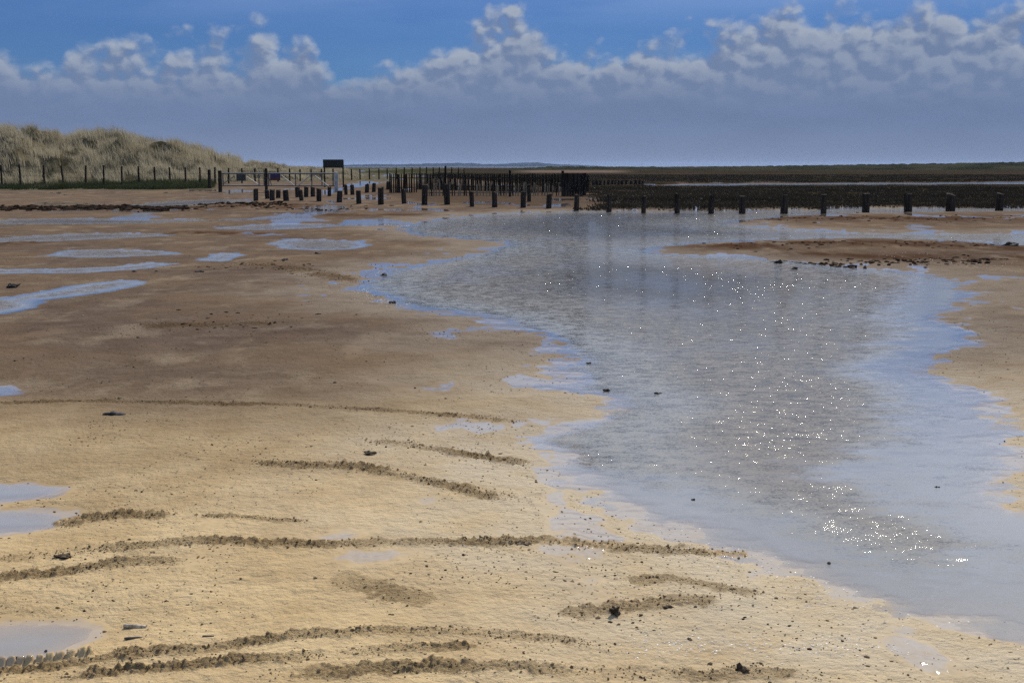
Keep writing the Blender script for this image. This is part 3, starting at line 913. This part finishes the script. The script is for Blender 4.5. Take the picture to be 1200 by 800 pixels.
# ------------------------------------------------------------------ posts
def post_mesh(name, wx, wy, h, taper=0.08, seed=0, sink=0.25, chip=0.03, seg=5):
    """a sawn timber with worn edges and a weathered top"""
    r = random.Random(seed)
    bm = bmesh.new()
    ring = [(-1, -0.72), (-0.72, -1), (0.72, -1), (1, -0.72), (1, 0.72), (0.72, 1), (-0.72, 1), (-1, 0.72)]
    rows = []
    for k in range(seg + 1):
        f = k / seg
        z = -sink + (h + sink) * f
        sc_ = 1 - taper * f
        row = []
        for (a, b) in ring:
            jx = r.uniform(-1, 1) * 0.035; jy = r.uniform(-1, 1) * 0.035
            zz = z + (r.uniform(-1, 0.4) * chip if k == seg else 0)
            row.append(bm.verts.new(((a * sc_ + jx) * wx / 2, (b * sc_ + jy) * wy / 2, zz)))
        rows.append(row)
    for k in range(seg):
        for i in range(8):
            bm.faces.new((rows[k][i], rows[k][(i + 1) % 8], rows[k + 1][(i + 1) % 8], rows[k + 1][i]))
    c = bm.verts.new((r.uniform(-.1, .1) * wx, r.uniform(-.1, .1) * wy, h + r.uniform(-0.3, 0.5) * chip))
    for i in range(8):
        bm.faces.new((rows[seg][i], rows[seg][(i + 1) % 8], c))
    me = bpy.data.meshes.new(name)
    bm.to_mesh(me); bm.free()
    return me


ORD = ['first', 'second', 'third', 'fourth', 'fifth', 'sixth', 'seventh', 'eighth', 'ninth', 'tenth', 'eleventh', 'twelfth', 'thirteenth', 'fourteenth',
       'fifteenth', 'sixteenth', 'seventeenth', 'eighteenth', 'nineteenth', 'twentieth', 'twenty-first', 'twenty-second', 'twenty-third', 'twenty-fourth',
       'twenty-fifth', 'twenty-sixth', 'twenty-seventh', 'twenty-eighth', 'twenty-ninth', 'thirtieth']
FRONT = [(300, 221.7, 234.7, 5), (319, 222.5, 235, 5.2), (335.5, 223, 236, 7), (353.3, 223, 236, 4.7), (373.8, 222.5, 237, 6), (397.7, 224.5, 237.8, 6),
         (420.5, 223.5, 239, 6), (446.3, 219.5, 240, 6.5), (473.5, 222.5, 239.5, 5), (497.5, 218, 241, 7), (524, 217, 241, 6.5), (553, 224.5, 243, 5.2), (579.8, 226, 243.5, 6),
         (613, 225.5, 244, 6), (643, 228, 244.5, 6.5), (675.5, 228, 246, 6.5), (713.6, 229, 247.5, 6.5), (754, 229.5, 248.5, 6), (793.7, 227.5, 248.5, 6),
         (833.3, 228, 249, 6.5), (869.6, 229.5, 249, 8), (918.8, 228.5, 249, 9), (965, 228, 249.5, 7), (1014.4, 227, 248, 8), (1064, 227, 248, 8.5),
         (1113.6, 227, 247, 11), (1170.6, 226.5, 246.5, 8.5)]
BACK = [(313.3, 222.5, 233, 5.5), (326, 222.7, 232.5, 5.5), (349, 220, 232, 5), (358.7, 220, 232, 5), (366.7, 220, 231.5, 5), (386, 220, 231, 4.5), (405.5, 218.3, 230, 4),
        (413, 218.3, 230, 4.5), (430, 218, 228.5, 4.5), (438, 218, 228, 4.2), (455, 217, 226.5, 4.5)]
for row, (lst, grp) in enumerate(((FRONT, 'front row of stub posts along the water'), (BACK, 'back row of stub posts by the gate'))):
    for i, (u, vt, vb, wpx) in enumerate(lst):
        x, y = G(u, vb, 0.03)
        gz = ground_z(x, y)
        h = (vb - vt) / F_PX * y + max(0.03 - gz, 0)
        wd = wpx / F_PX * y * 0.95
        me = post_mesh('timber_post', wd, wd * random.uniform(0.8, 1.0), h, random.uniform(0.0, 0.12), 100 * row + i, sink=0.3, chip=random.uniform(0.02, 0.09))
        if row == 0:
            lab = f'dark square timber stub post, {ORD[i]} of the front row from the gate'
        else:
            lab = f'small dark timber stub post, {ORD[i]} of the back row from the gate hinge'
        o = link('timber_post', me, M['timber'], label=lab, category='post', group=grp)
        o.location = (x, y, gz)
        o.rotation_euler = (random.uniform(-.05, .05), random.gauss(0, .035), random.uniform(-0.4, 0.4))

# tall thin pole behind the front row
for (u, vt, vb, wpx, lab) in ((522.3, 196, 238, 2.6, 'tall thin dark pole rising above the stake fence'), (597.6, 200, 231, 3.0, 'tall dark pole in the middle of the stake fence'),
                              (620, 217, 237, 4.6, 'dark timber post between the stake fence and the front row of stub posts'),
                              (246, 204, 225.5, 3.4, 'short dark timber post on the dune side of the gate')):
    x, y = G(u, vb, 0.05)
    gz = ground_z(x, y)
    me = post_mesh('pole', wpx / F_PX * y, wpx / F_PX * y, (vb - vt) / F_PX * y, 0.1, int(u), sink=0.3)
    o = link('pole', me, M['timber'], label=lab, category='post')
    o.location = (x, y, gz)


# ------------------------------------------------------------------ bars
def bar_mesh(name, p, q, r, n=8, r2=None):
    p, q = Vector(p), Vector(q)
    ax = (q - p).normalized()
    up = Vector((0, 0, 1)) if abs(ax.z) < 0.9 else Vector((1, 0, 0))
    a = ax.cross(up).normalized(); b = ax.cross(a).normalized()
    r2 = r if r2 is None else r2
    V = []; F = []
    for c, rr_ in ((p, r), (q, r2)):
        for k in range(n):
            t = 2 * math.pi * k / n
            V.append(tuple(c + a * rr_ * math.cos(t) + b * rr_ * math.sin(t)))
    for k in range(n):
        F.append((k, (k + 1) % n, n + (k + 1) % n, n + k))
    F.append(tuple(range(n))[::-1]); F.append(tuple(range(n, 2 * n)))
    me = bpy.data.meshes.new(name)
    me.from_pydata(V, [], F)
    return me


def box_mesh(name, lo, hi, bev=0.004):
    bm = bmesh.new()
    bmesh.ops.create_cube(bm, size=1.0)
    for v in bm.verts:
        for k in range(3):
            v.co[k] = lo[k] + (v.co[k] + 0.5) * (hi[k] - lo[k])
    if bev:
        bmesh.ops.bevel(bm, geom=bm.edges[:], offset=bev, segments=1, affect='EDGES')
    me = bpy.data.meshes.new(name)
    bm.to_mesh(me); bm.free()
    return me


# ------------------------------------------------------------------ wire fence along the dune
FENCE = [(-20, 193, 213), (1, 193, 213), (23, 193, 213), (51, 193.5, 213), (73.6, 194, 216), (99.6, 194, 216), (121, 194, 217), (142, 195, 216), (162, 195, 217), (181, 195.5, 215), (199, 196, 218), (217, 196, 217),
         (234, 196, 216), (251.5, 196, 217), (267.5, 197, 217), (283, 197, 217), (298.5, 197, 217), (311.5, 196.8, 217), (325.5, 197, 217), (339, 197.6, 217), (351.5, 198, 217),
         (365, 198, 217), (377, 198, 217), (390, 197.6, 217), (412, 198, 217), (422, 198, 217), (433, 197.5, 216), (444, 197.5, 216), (454, 197.5, 215), (464.5, 196.8, 214.5),
         (473.5, 196, 214), (483, 196.3, 213), (492, 195.8, 212), (499.5, 195.8, 212), (508, 195.8, 212), (514.5, 195.8, 211), (522.2, 196, 211), (529.5, 196, 210.5), (537, 196.3, 210), (544, 197.3, 210)]
fy = lambda u: float(np.interp(u, [-20, 100, 260, 400, 460, 551], [84, 85.5, 90, 100, 112, 140]))
x0, y0, _ = AT(100, fy(100))
fence = thing('wire_fence', (x0, y0, 0), 'long post and wire fence running along the foot of the dune', 'fence')
prev = None
for i, (u, vt, vb) in enumerate(FENCE):
    D = fy(u)
    x, y, zt = AT(u, D, vt)
    _, _, zb = AT(u, D, vb)
    zb = max(min(zb, zt - 0.9), 0.1)
    me = post_mesh('post', 0.115, 0.10, zt - zb, 0.1, 300 + i, sink=0.5, chip=0.02)
    o = link('post', me, M['fencepost'], parent=fence)
    o.location = (x - x0, y - y0, zb)
    o.rotation_euler = (random.uniform(-.03, .03), -0.10 if abs(u - 73.6) < 1 else random.uniform(-.03, .03), random.uniform(-.2, .2))
    if prev is not None:
        for f in (0.9, 0.62, 0.34):
            pa = (prev[0] - x0, prev[1] - y0 - 0.06, prev[2] + (prev[3] - prev[2]) * f)
            pb = (x - x0, y - y0 - 0.06, zb + (zt - zb) * f)
            link('wire', bar_mesh('wire', pa, pb, 0.006, 4), M['wire'], parent=fence)
    prev = (x, y, zb, zt)

# ------------------------------------------------------------------ steel gates
GD = 77.0
gx0 = AT(258, GD)[0]


def gate(name, ua, ub, label, braces, ups, mats):
    xa = AT(ua, GD)[0]
    g = thing(name, (xa, GD, 0.0), label, 'gate')
    X = lambda u: AT(u, GD)[0] - xa
    Zv = lambda v: AT(600, GD, v)[2]
    zt, zb = Zv(203.3), Zv(217.6)
    link('top_rail', bar_mesh('top_rail', (X(ua), 0, zt), (X(ub), 0, zt), 0.045), M[mats[0]], g)
    link('bottom_rail', bar_mesh('bottom_rail', (X(ua), 0, zb), (X(ub), 0, zb), 0.04), M[mats[0]], g)
    for u in ups:
        link('upright', bar_mesh('upright', (X(u), 0, zb + 0.03), (X(u), 0, zt - 0.03), 0.035), M[mats[0]], g)
    for (u1, v1, u2, v2, mt) in braces:
        link('brace', bar_mesh('brace', (X(u1), -0.05, Zv(v1)), (X(u2), -0.05, Zv(v2)), 0.026), M[mt], g)
    return g, X, Zv


g1, X, Zv = gate('field_gate', 259.5, 310, 'dark steel gate leaf with a green notice, beside the dune grass', [(262, 215, 275, 206, 'steel_dark'), (289, 207, 302, 216, 'steel')], (261, 303, 309), ('steel_dark',))
link('sign_panel', box_mesh('sign_panel', (X(277), -0.09, Zv(212)), (X(288), -0.06, Zv(204.3))), M['sign_green'], g1)
g2, X, Zv = gate('field_gate', 313, 391.5, 'long steel gate leaf with pale diagonal braces and a purple notice', [(313.5, 204, 318, 217, 'steel_dark'), (329.5, 205.5, 344.5, 217.5, 'steel'), (349, 217.5, 364.5, 205, 'steel'), (367, 204.5, 385, 218.5, 'steel')],
                 (314.5, 346, 365, 377, 390), ('steel_dark',))
sp = link('sign_panel', box_mesh('sign_panel', (X(316.5), -0.10, Zv(211.5)), (X(328.5), -0.07, Zv(203.2))), M['sign_purple'], g2)
link('sign_strip', box_mesh('sign_strip', (X(317), -0.108, Zv(211.3)), (X(328), -0.103, Zv(208.3)), 0.001), M['sign_red'], sp)
for (u, vt, vb, wpx, mt, lab) in ((257.5, 200, 228, 4, 'fencepost', 'stout timber gate post beside the dune turf'), (311.6, 197.5, 226, 3.2, 'fencepost', 'middle timber gate post between the two gate leaves'),
                                  (394, 202, 228, 4.4, 'steel', 'pale grey gate post under the dark notice board')):
    x, y, zt = AT(u, GD, vt)
    _, _, zb = AT(u, GD, vb)
    me = post_mesh('gate_post', wpx / F_PX * GD, wpx / F_PX * GD, zt - zb, 0.03, int(u), sink=0.4, chip=0.01)
    o = link('gate_post', me, M[mt], label=lab, category='gate post')
    o.location = (x, y, zb)

# notice board on two legs
ND = 84.0
xa, _, _ = AT(378.6, ND)
nb = thing('notice_board', (xa, ND, 0.2), 'plain black rectangular notice board raised on legs beside the gate', 'sign')
Xn = lambda u: AT(u, ND)[0] - xa
Zn = lambda v: AT(600, ND, v)[2] - 0.2
link('panel', box_mesh('panel', (Xn(378.6), -0.03, Zn(196.8)), (Xn(402.6), 0.03, Zn(187)), 0.006), M['board'], nb)
for u in (380, 401.8):
    link('leg', box_mesh('leg', (Xn(u) - 0.045, 0.035, -0.4), (Xn(u) + 0.045, 0.12, Zn(187.6))), M['fencepost'], nb)

# ------------------------------------------------------------------ stake fences
def stake_fence(name, ua, ub, step, D0, D1, vt, vb, label, mats, jit=1.2, wpx=2.2, lean=0.05, seed=0, pale=0.0):
    r = random.Random(seed)
    xa, ya, _ = AT(ua, D0)
    t = thing(name, (xa, ya, 0), label, 'fence')
    u = ua
    while u < ub:
        f = (u - ua) / (ub - ua)
        D = D0 + (D1 - D0) * f
        x, y, zt = AT(u, D, vt(u) + r.uniform(-jit, jit))
        zb = AT(u, D, vb(u))[2]
        wd = wpx / F_PX * D * r.uniform(0.7, 1.25)
        me = bar_mesh('stake', (0, 0, zb - 0.3), (r.uniform(-1, 1) * lean * (zt - zb), r.uniform(-.5, .5) * lean, zt), wd / 2, 6, wd / 2 * 0.75)
        o = link('stake', me, M[mats[1] if r.random() < pale else mats[0]], parent=t)
        o.location = (x - xa, y - ya + r.uniform(-0.05, 0.05), 0)
        u += step * r.uniform(0.75, 1.25)
    for fz in (0.35, 0.8):
        pa = (0, 0.09, AT(ua, D0, vb(ua))[2] * (1 - fz) + AT(ua, D0, vt(ua))[2] * fz)
        xb, yb, _ = AT(ub, D1)
        pb = (xb - xa, yb - ya + 0.09, AT(ub, D1, vb(ub))[2] * (1 - fz) + AT(ub, D1, vt(ub))[2] * fz)
        link('rail', bar_mesh('rail', pa, pb, 0.02, 6), M['fencepost'], parent=t)
    return t


stake_fence('stake_fence', 500, 656, 3.4, 71, 72, lambda u: 215.5 + 1.0 * math.sin(u * 0.13), lambda u: 231, 'low fence of bleached split stakes behind the front row of stub posts', ('stake', 'stake_pale'), 1.4, 2.0, 0.10, 1, 0.55)
stake_fence('paling_fence', 489, 690, 1.75, 82, 84, lambda u: 204.0, lambda u: 226, 'taller dark close-set paling fence behind the bleached stakes', ('stake', 'fencepost'), 1.0, 2.1, 0.03, 2, 0.6)
stake_fence('paling_fence', 457, 488, 2.3, 76, 77, lambda u: 203.5, lambda u: 228.5, 'short dark paling screen between the notice board and the stake fence', ('fencepost', 'stake'), 0.8, 2.3, 0.03, 3, 0.2)
stake_fence('groyne', 690, 757, 4.6, 108, 118, lambda u: 211.2, lambda u: 218.5, 'low row of dark piles running out over the marsh from the board screen', ('timber', 'timber'), 0.6, 4.0, 0.02, 4, 0.0)

# solid board screen at the end
SD = 71.0
xa, _, _ = AT(659, SD)
bs = thing('board_screen', (xa, SD, 0), 'dark solid board screen with two tall posts at the end of the stake fence', 'fence')
Xs = lambda u: AT(u, SD)[0] - xa
Zs = lambda v: AT(600, SD, v)[2]
u = 661.0
i = 0
while u < 684:
    link('board', box_mesh('board', (Xs(u), -0.012 - 0.006 * (i % 2), Zs(230)), (Xs(u + 2.9), 0.012 + 0.004 * (i % 3), Zs(203.3 + random.uniform(-.3, .3))), 0.004), M['timber'], bs)
    u += 3.05; i += 1
for u, vt in ((659.5, 200), (685.6, 202.5)):
    link('post', post_mesh('post', 0.15, 0.15, Zs(vt), 0.05, int(u)), M['timber'], bs).location = (Xs(u), 0, 0)


# ------------------------------------------------------------------ clods, pebbles, shells
def ico_template(sub, seed, rough):
    bm = bmesh.new()
    bmesh.ops.create_icosphere(bm, subdivisions=sub, radius=1.0)
    r = random.Random(seed)
    off = Vector((r.uniform(0, 9), r.uniform(0, 9), r.uniform(0, 9)))
    from mathutils import noise as mn
    for v in bm.verts:
        v.co *= 1 + rough * mn.noise(v.co * 1.4 + off) + rough * 0.5 * mn.noise(v.co * 3.1 + off)
    V = np.array([v.co[:] for v in bm.verts]); F = np.array([[w_.index for w_ in f.verts] for f in bm.faces])
    bm.free()
    return V, F


TPL = [ico_template(1, s, 0.7) for s in range(8)]


def lumps(name, x, y, size, mat, flat=0.55, seed=0, zoff=0.15, stretch=1.5, **props):
    r = np.random.default_rng(seed)
    zz = zones(x, y)['z']
    VV = []; FF = []; base = 0
    for i in range(len(x)):
        V, F = TPL[i % len(TPL)]
        a = r.uniform(0, 6.28)
        c, s_ = math.cos(a), math.sin(a)
        sx = size[i] * r.uniform(0.8, stretch); sy = size[i] * r.uniform(0.7, 1.0); sz = size[i] * flat * r.uniform(0.7, 1.3)
        W = V * (sx, sy, sz)
        W = np.stack([W[:, 0] * c - W[:, 1] * s_ + x[i], W[:, 0] * s_ + W[:, 1] * c + y[i], W[:, 2] + zz[i] + zoff * sz], -1)
        VV.append(W); FF.append(F + base); base += len(V)
    me = mesh_from(name, np.concatenate(VV), np.concatenate(FF), smooth=False)
    return link(name, me, mat, **props)


def scatter_px(n, u0, u1, v0, v1, r, dens=None):
    u = r.uniform(u0, u1, n)
    # even over the ground: distance distribution
    ya, yb = G(600, v1)[1], G(600, v0)[1]
    y = np.sqrt(r.uniform(ya * ya, yb * yb, n))
    k = y / F_PX
    x = (u - 600) * k * 1.0
    return x, y


r5 = np.random.default_rng(5)
xs, ys = [], []
for n, v0, v1 in ((3500, 640, 830), (3500, 500, 640), (3500, 380, 500), (2200, 300, 380)):
    x, y = scatter_px(n, -150, 1350, v0, v1, r5)
    xs.append(x); ys.append(y)
x = np.concatenate(xs); y = np.concatenate(ys)
zz = zones(x, y)
keep = (zz['s'] > 0.05) & (zz['s_p'] > 0.02) & (fbm(x, y, 1.3, 3, 0.5, 140) > -0.25)
x, y = x[keep], y[keep]
sz = 0.0010 + 0.0020 * r5.exponential(0.6, len(x)) + 0.0003 * y
lumps('sand_clods', x, y, np.minimum(sz, 0.03), M['clod'], 0.6, 6, kind='stuff', label='small crumbs of dark sand strewn over the open beach', category='sand')
# clods thrown up along the tyre tracks
xs, ys, ss = [], [], []
for l, hw, a in TRACKW:
    L = sum(math.hypot(l[i + 1][0] - l[i][0], l[i + 1][1] - l[i][1]) for i in range(len(l) - 1))
    n = int(L * 400 * (a / 0.03))
    for _ in range(n):
        i = random.randrange(len(l) - 1); t = random.random()
        px = l[i][0] + (l[i + 1][0] - l[i][0]) * t; py = l[i][1] + (l[i + 1][1] - l[i][1]) * t
        xs.append(px + random.gauss(0, hw * 0.55)); ys.append(py + random.gauss(0, hw * 0.55)); ss.append(min(0.0012 + random.expovariate(1 / 0.0016), 0.009) * (0.5 + 0.07 * py))
lumps('track_clods', np.array(xs), np.array(ys), np.array(ss), M['trackclod'], 0.8, 7, zoff=0.3, kind='stuff', label='crumbly dark sand thrown up along the tyre tracks', category='sand')
# pale shell grit on the margins
xs, ys, ss = [], [], []
for (l, n, sp_) in (([(432, 338), (427, 345), (450, 354), (470, 358)], 260, 0.16), ([(443, 322), (455, 317)], 60, 0.12), ([(470, 267), (482, 264)], 80, 0.35), ([(1060, 300), (1110, 312), (1180, 312)], 150, 0.5),
                    ([(860, 640), (940, 690), (1010, 700), (1120, 740)], 420, 0.18), ([(740, 765), (830, 758), (930, 765), (1050, 762)], 380, 0.06), ([(640, 520), (700, 500), (712, 470)], 120, 0.15),
                    ([(760, 600), (830, 640), (900, 655)], 140, 0.15)):
    lw = [G(*p) for p in l]
    for _ in range(n):
        i = random.randrange(len(lw) - 1); t = random.random()
        px = lw[i][0] + (lw[i + 1][0] - lw[i][0]) * t; py = lw[i][1] + (lw[i + 1][1] - lw[i][1]) * t
        xs.append(px + random.gauss(0, sp_)); ys.append(py + random.gauss(0, sp_)); ss.append(random.uniform(0.002, 0.0045) * (0.7 + 0.06 * py))
lumps('shell_grit', np.array(xs), np.array(ys), np.array(ss), M['foam'], 0.5, 8, kind='stuff', label='pale shell grit along the water margins', category='shells')
# seaweed lines
xs, ys, ss = [], [], []
for (l, n, sp_, s0) in (([(-60, 246), (60, 247), (130, 245), (200, 248)], 420, 1.2, 0.11), ([(210, 241), (260, 239), (330, 242)], 140, 1.0, 0.08), ([(180, 246), (300, 244), (420, 246)], 110, 2.0, 0.06),
                        ([(880, 259), (980, 257), (1060, 260), (1200, 258)], 110, 1.2, 0.035), ([(860, 292), (940, 288), (1030, 288), (1150, 290)], 110, 0.8, 0.028),
                        ([(900, 307), (960, 309), (1000, 313)], 80, 0.25, 0.035), ([(980, 309), (1080, 310), (1160, 308)], 110, 0.45, 0.035), ([(200, 380), (280, 385), (340, 382)], 70, 0.6, 0.012),
                        ([(280, 312), (340, 318)], 40, 0.7, 0.018), ([(760, 249), (900, 249), (1000, 249)], 60, 0.5, 0.08)):
    lw = [G(*p) for p in l]
    for _ in range(n):
        i = random.randrange(len(lw) - 1); t = random.random()
        px = lw[i][0] + (lw[i + 1][0] - lw[i][0]) * t; py = lw[i][1] + (lw[i + 1][1] - lw[i][1]) * t
        xs.append(px + random.gauss(0, sp_ * 0.6)); ys.append(py + random.gauss(0, sp_)); ss.append(s0 * random.uniform(0.4, 1.5))
lumps('seaweed_wrack', np.array(xs), np.array(ys), np.array(ss), M['weed'], 0.5, 9, stretch=2.2, kind='stuff', label='dark red-brown seaweed wrack on the far sand', category='seaweed')


def clod(name, u, v, size, mat, label, cat, n=5, flat=0.7, seed=0, group=None, up=0.0):
    """one lump of several fused lobes"""
    r = random.Random(seed)
    from mathutils import noise as mn
    x, y = G(u, v, 0.02)
    bm = bmesh.new()
    for k in range(n):
        m_ = bmesh.ops.create_icosphere(bm, subdivisions=2, radius=size * r.uniform(0.35, 0.7))
        off = Vector((r.uniform(-.6, .6) * size, r.uniform(-.5, .5) * size, r.uniform(0, 0.35 + up) * size))
        for vv in m_['verts']:
            vv.co = Vector((vv.co.x * 1.15, vv.co.y, vv.co.z * flat)) + off
    for vv in bm.verts:
        d = 1 + 0.5 * mn.noise(vv.co / size * 2.0 + Vector((seed, 0, 0))) + 0.3 * mn.noise(vv.co / size * 5.5)
        vv.co *= d
    me = bpy.data.meshes.new(name)
    bm.to_mesh(me); bm.free()
    props = dict(label=label, category=cat)
    if group:
        props['group'] = group
    o = link(name, me, mat, **props)
    o.location = (x, y, max(ground_z(x, y), 0) - 0.12 * size)
    return o


clod('mud_clod', 722, 722, 0.020, M['mudclod'], 'peaked dark mud clod standing in the churned patch near the channel', 'clod', 8, 0.9, 1, up=0.9)
clod('mud_clod', 868, 786, 0.020, M['mudclod'], 'rounded dark mud clod on the end of the tyre track ridge', 'clod', 6, 0.9, 2, up=0.2)
clod('mud_clod', 752, 722, 0.010, M['mudclod'], 'small dark mud lump right beside the peaked clod', 'clod', 4, 0.7, 3)
clod('mud_clod', 783, 713, 0.018, M['mudclod'], 'low dark mud lump between the peaked clod and the channel margin', 'clod', 6, 0.5, 4)
clod('mud_clod', 807, 749, 0.011, M['mudclod'], 'lone flat dark mud lump on smooth wet sand', 'clod', 3, 0.5, 5)
clod('mud_clod', 715, 730, 0.012, M['mudclod'], 'dark mud crumbs trailing from the peaked clod', 'clod', 5, 0.4, 6)
clod('mud_clod', 612, 641, 0.030, M['mudclod'], 'long dark mud heap on the crest of the long tyre track', 'clod', 14, 0.3, 7)
clod('mud_clod', 75, 655, 0.035, M['mudclod'], 'broad dark muddy lump on the track below the puddles', 'clod', 16, 0.25, 8)
clod('mud_clod', 434, 533, 0.045, M['mudclod'], 'small dark mud mound between two tyre tracks', 'clod', 6, 0.3, 9)
clod('stone', 22, 771, 0.012, M['stone'], 'dark stone beside the tyre lug imprint', 'stone', 3, 0.6, 10)
clod('stone', 53, 756, 0.008, M['stone'], 'small black stone lying in the puddle by the lug imprint', 'stone', 3, 0.7, 11)
for k, (u, v, s_, lab) in enumerate(((711, 455, 0.030, 'black stone at the edge of the small inlet'), (772, 458, 0.028, 'black stone alone in the rippled shallows'), (690, 423, 0.018, 'tiny dark stone on the channel bank above the inlet'),
                                     (232, 320, 0.075, 'dark stone on the sand between the puddles'), (182, 319, 0.04, 'small dark stone by the tip of the thin puddle'), (157, 319, 0.04, 'dark pebble beside the tip of the thin puddle'),
                                     (335, 306, 0.06, 'dark lump of weed on sand below the round pool'), (373, 299, 0.06, 'dark pebble under the round pool'), (1098, 566, 0.014, 'dark pebble standing in smooth shallow water'),
                                     (813, 581, 0.014, 'dark pebble on the wet channel margin'), (972, 655, 0.010, 'dark pebble in the film of water near the ripples'), (461, 353, 0.05, 'black stone at the bend of the channel'),
                                     (450, 321, 0.05, 'dark stone on the bank at the head of the bend'), (912, 307, 0.09, 'black stone at the lip of the sandbar'), (932, 314, 0.07, 'black stone in water below the sandbar'),
                                     (1182, 289, 0.18, 'dark weedy rock at the edge of the right hand inlet'), (12, 337, 0.09, 'dark driftwood stub above the large puddle'))):
    clod('stone', u, v, s_, M['stone'], lab, 'stone', 4, 0.55, 20 + k)


def razor(u, v, length, rz, mat, label, seed):
    """long slightly curved half-cylinder shell with a hollow underside"""
    x, y = G(u, v, 0.02)
    V = []; F = []
    n, k = 12, 7
    for i in range(n + 1):
        f = i / n
        wv = 0.14 * length * (1 - 0.25 * abs(2 * f - 1) ** 4)
        for j in range(k):
            t = math.pi * j / (k - 1)
            V.append(((f - 0.5) * length, math.cos(t) * wv * 0.75 + 0.03 * length * (2 * f - 1) ** 2, math.sin(t) * wv * 0.95))
    for i in range(n):
        for j in range(k - 1):
            a = i * k + j
            F.append((a, a + 1, a + k + 1, a + k))
    me = bpy.data.meshes.new('razor_shell')
    me.from_pydata(V, [], F)
    me.polygons.foreach_set('use_smooth', [True] * len(F))
    o = link('razor_shell', me, mat, label=label, category='shell', group='razor shells on the sand')
    so = o.modifiers.new('thickness', 'SOLIDIFY'); so.thickness = 0.002
    o.location = (x, y, ground_z(x, y) - 0.001)
    o.rotation_euler = (0.08, 0.03, rz)
    return o


razor(158, 733, 0.088, -0.12, M['shell'], 'pale razor shell lying whole on the sand', 1)
razor(156, 747, 0.062, 0.25, M['shell_dark'], 'dark razor shell with a broken end just below the pale one', 2)
razor(244, 750, 0.040, 0.1, M['shell_dark'], 'small dark shell fragment with a white tip', 3)

# flat piece of driftwood
x, y = G(134, 488, 0.03)
V = []; F = []
n = 10
for i in range(n + 1):
    f = i / n
    wd = 0.022 * math.sin(math.pi * min(max(f, 0.06), 0.95)) ** 0.5 * (1 + 0.3 * math.sin(f * 17))
    for (a, b) in ((-1, 0), (-0.6, 0.7), (0.3, 1.0), (1, 0.2), (0.5, -0.5), (-0.5, -0.5)):
        V.append(((f - 0.5) * 0.15, a * wd, b * wd * 0.7 + 0.003 * math.sin(f * 5)))
for i in range(n):
    for j in range(6):
        F.append((i * 6 + j, i * 6 + (j + 1) % 6, (i + 1) * 6 + (j + 1) % 6, (i + 1) * 6 + j))
F.append(tuple(range(6))[::-1]); F.append(tuple(range(n * 6, n * 6 + 6)))
me = bpy.data.meshes.new('driftwood')
me.from_pydata(V, [], F)
o = link('driftwood', me, M['driftwood'], label='flat dark piece of driftwood lying below the straight tyre track', category='driftwood')
o.location = (x, y, ground_z(x, y) + 0.004)
o.rotation_euler = (0, 0, 0.12)

# ------------------------------------------------------------------ haze over the far land
HZ = 11000.0
me = box_mesh('haze', (-HZ, -HZ * 0.2, -3.0), (HZ, HZ * 1.1, 34.0), 0)
m, t = new_mat('haze_air')
pv = t.node('ShaderNodeVolumePrincipled')
pv.inputs['Color'].default_value = (0.45, 0.62, 1.0, 1)
pv.inputs['Density'].default_value = 2.2e-5
pv.inputs['Anisotropy'].default_value = 0.3
out = t.node('ShaderNodeOutputMaterial')
t.t.links.new(pv.outputs[0], out.inputs['Volume'])
link('haze', me, m, kind='stuff', label='thin blue haze over the marsh and the far hills', category='haze')
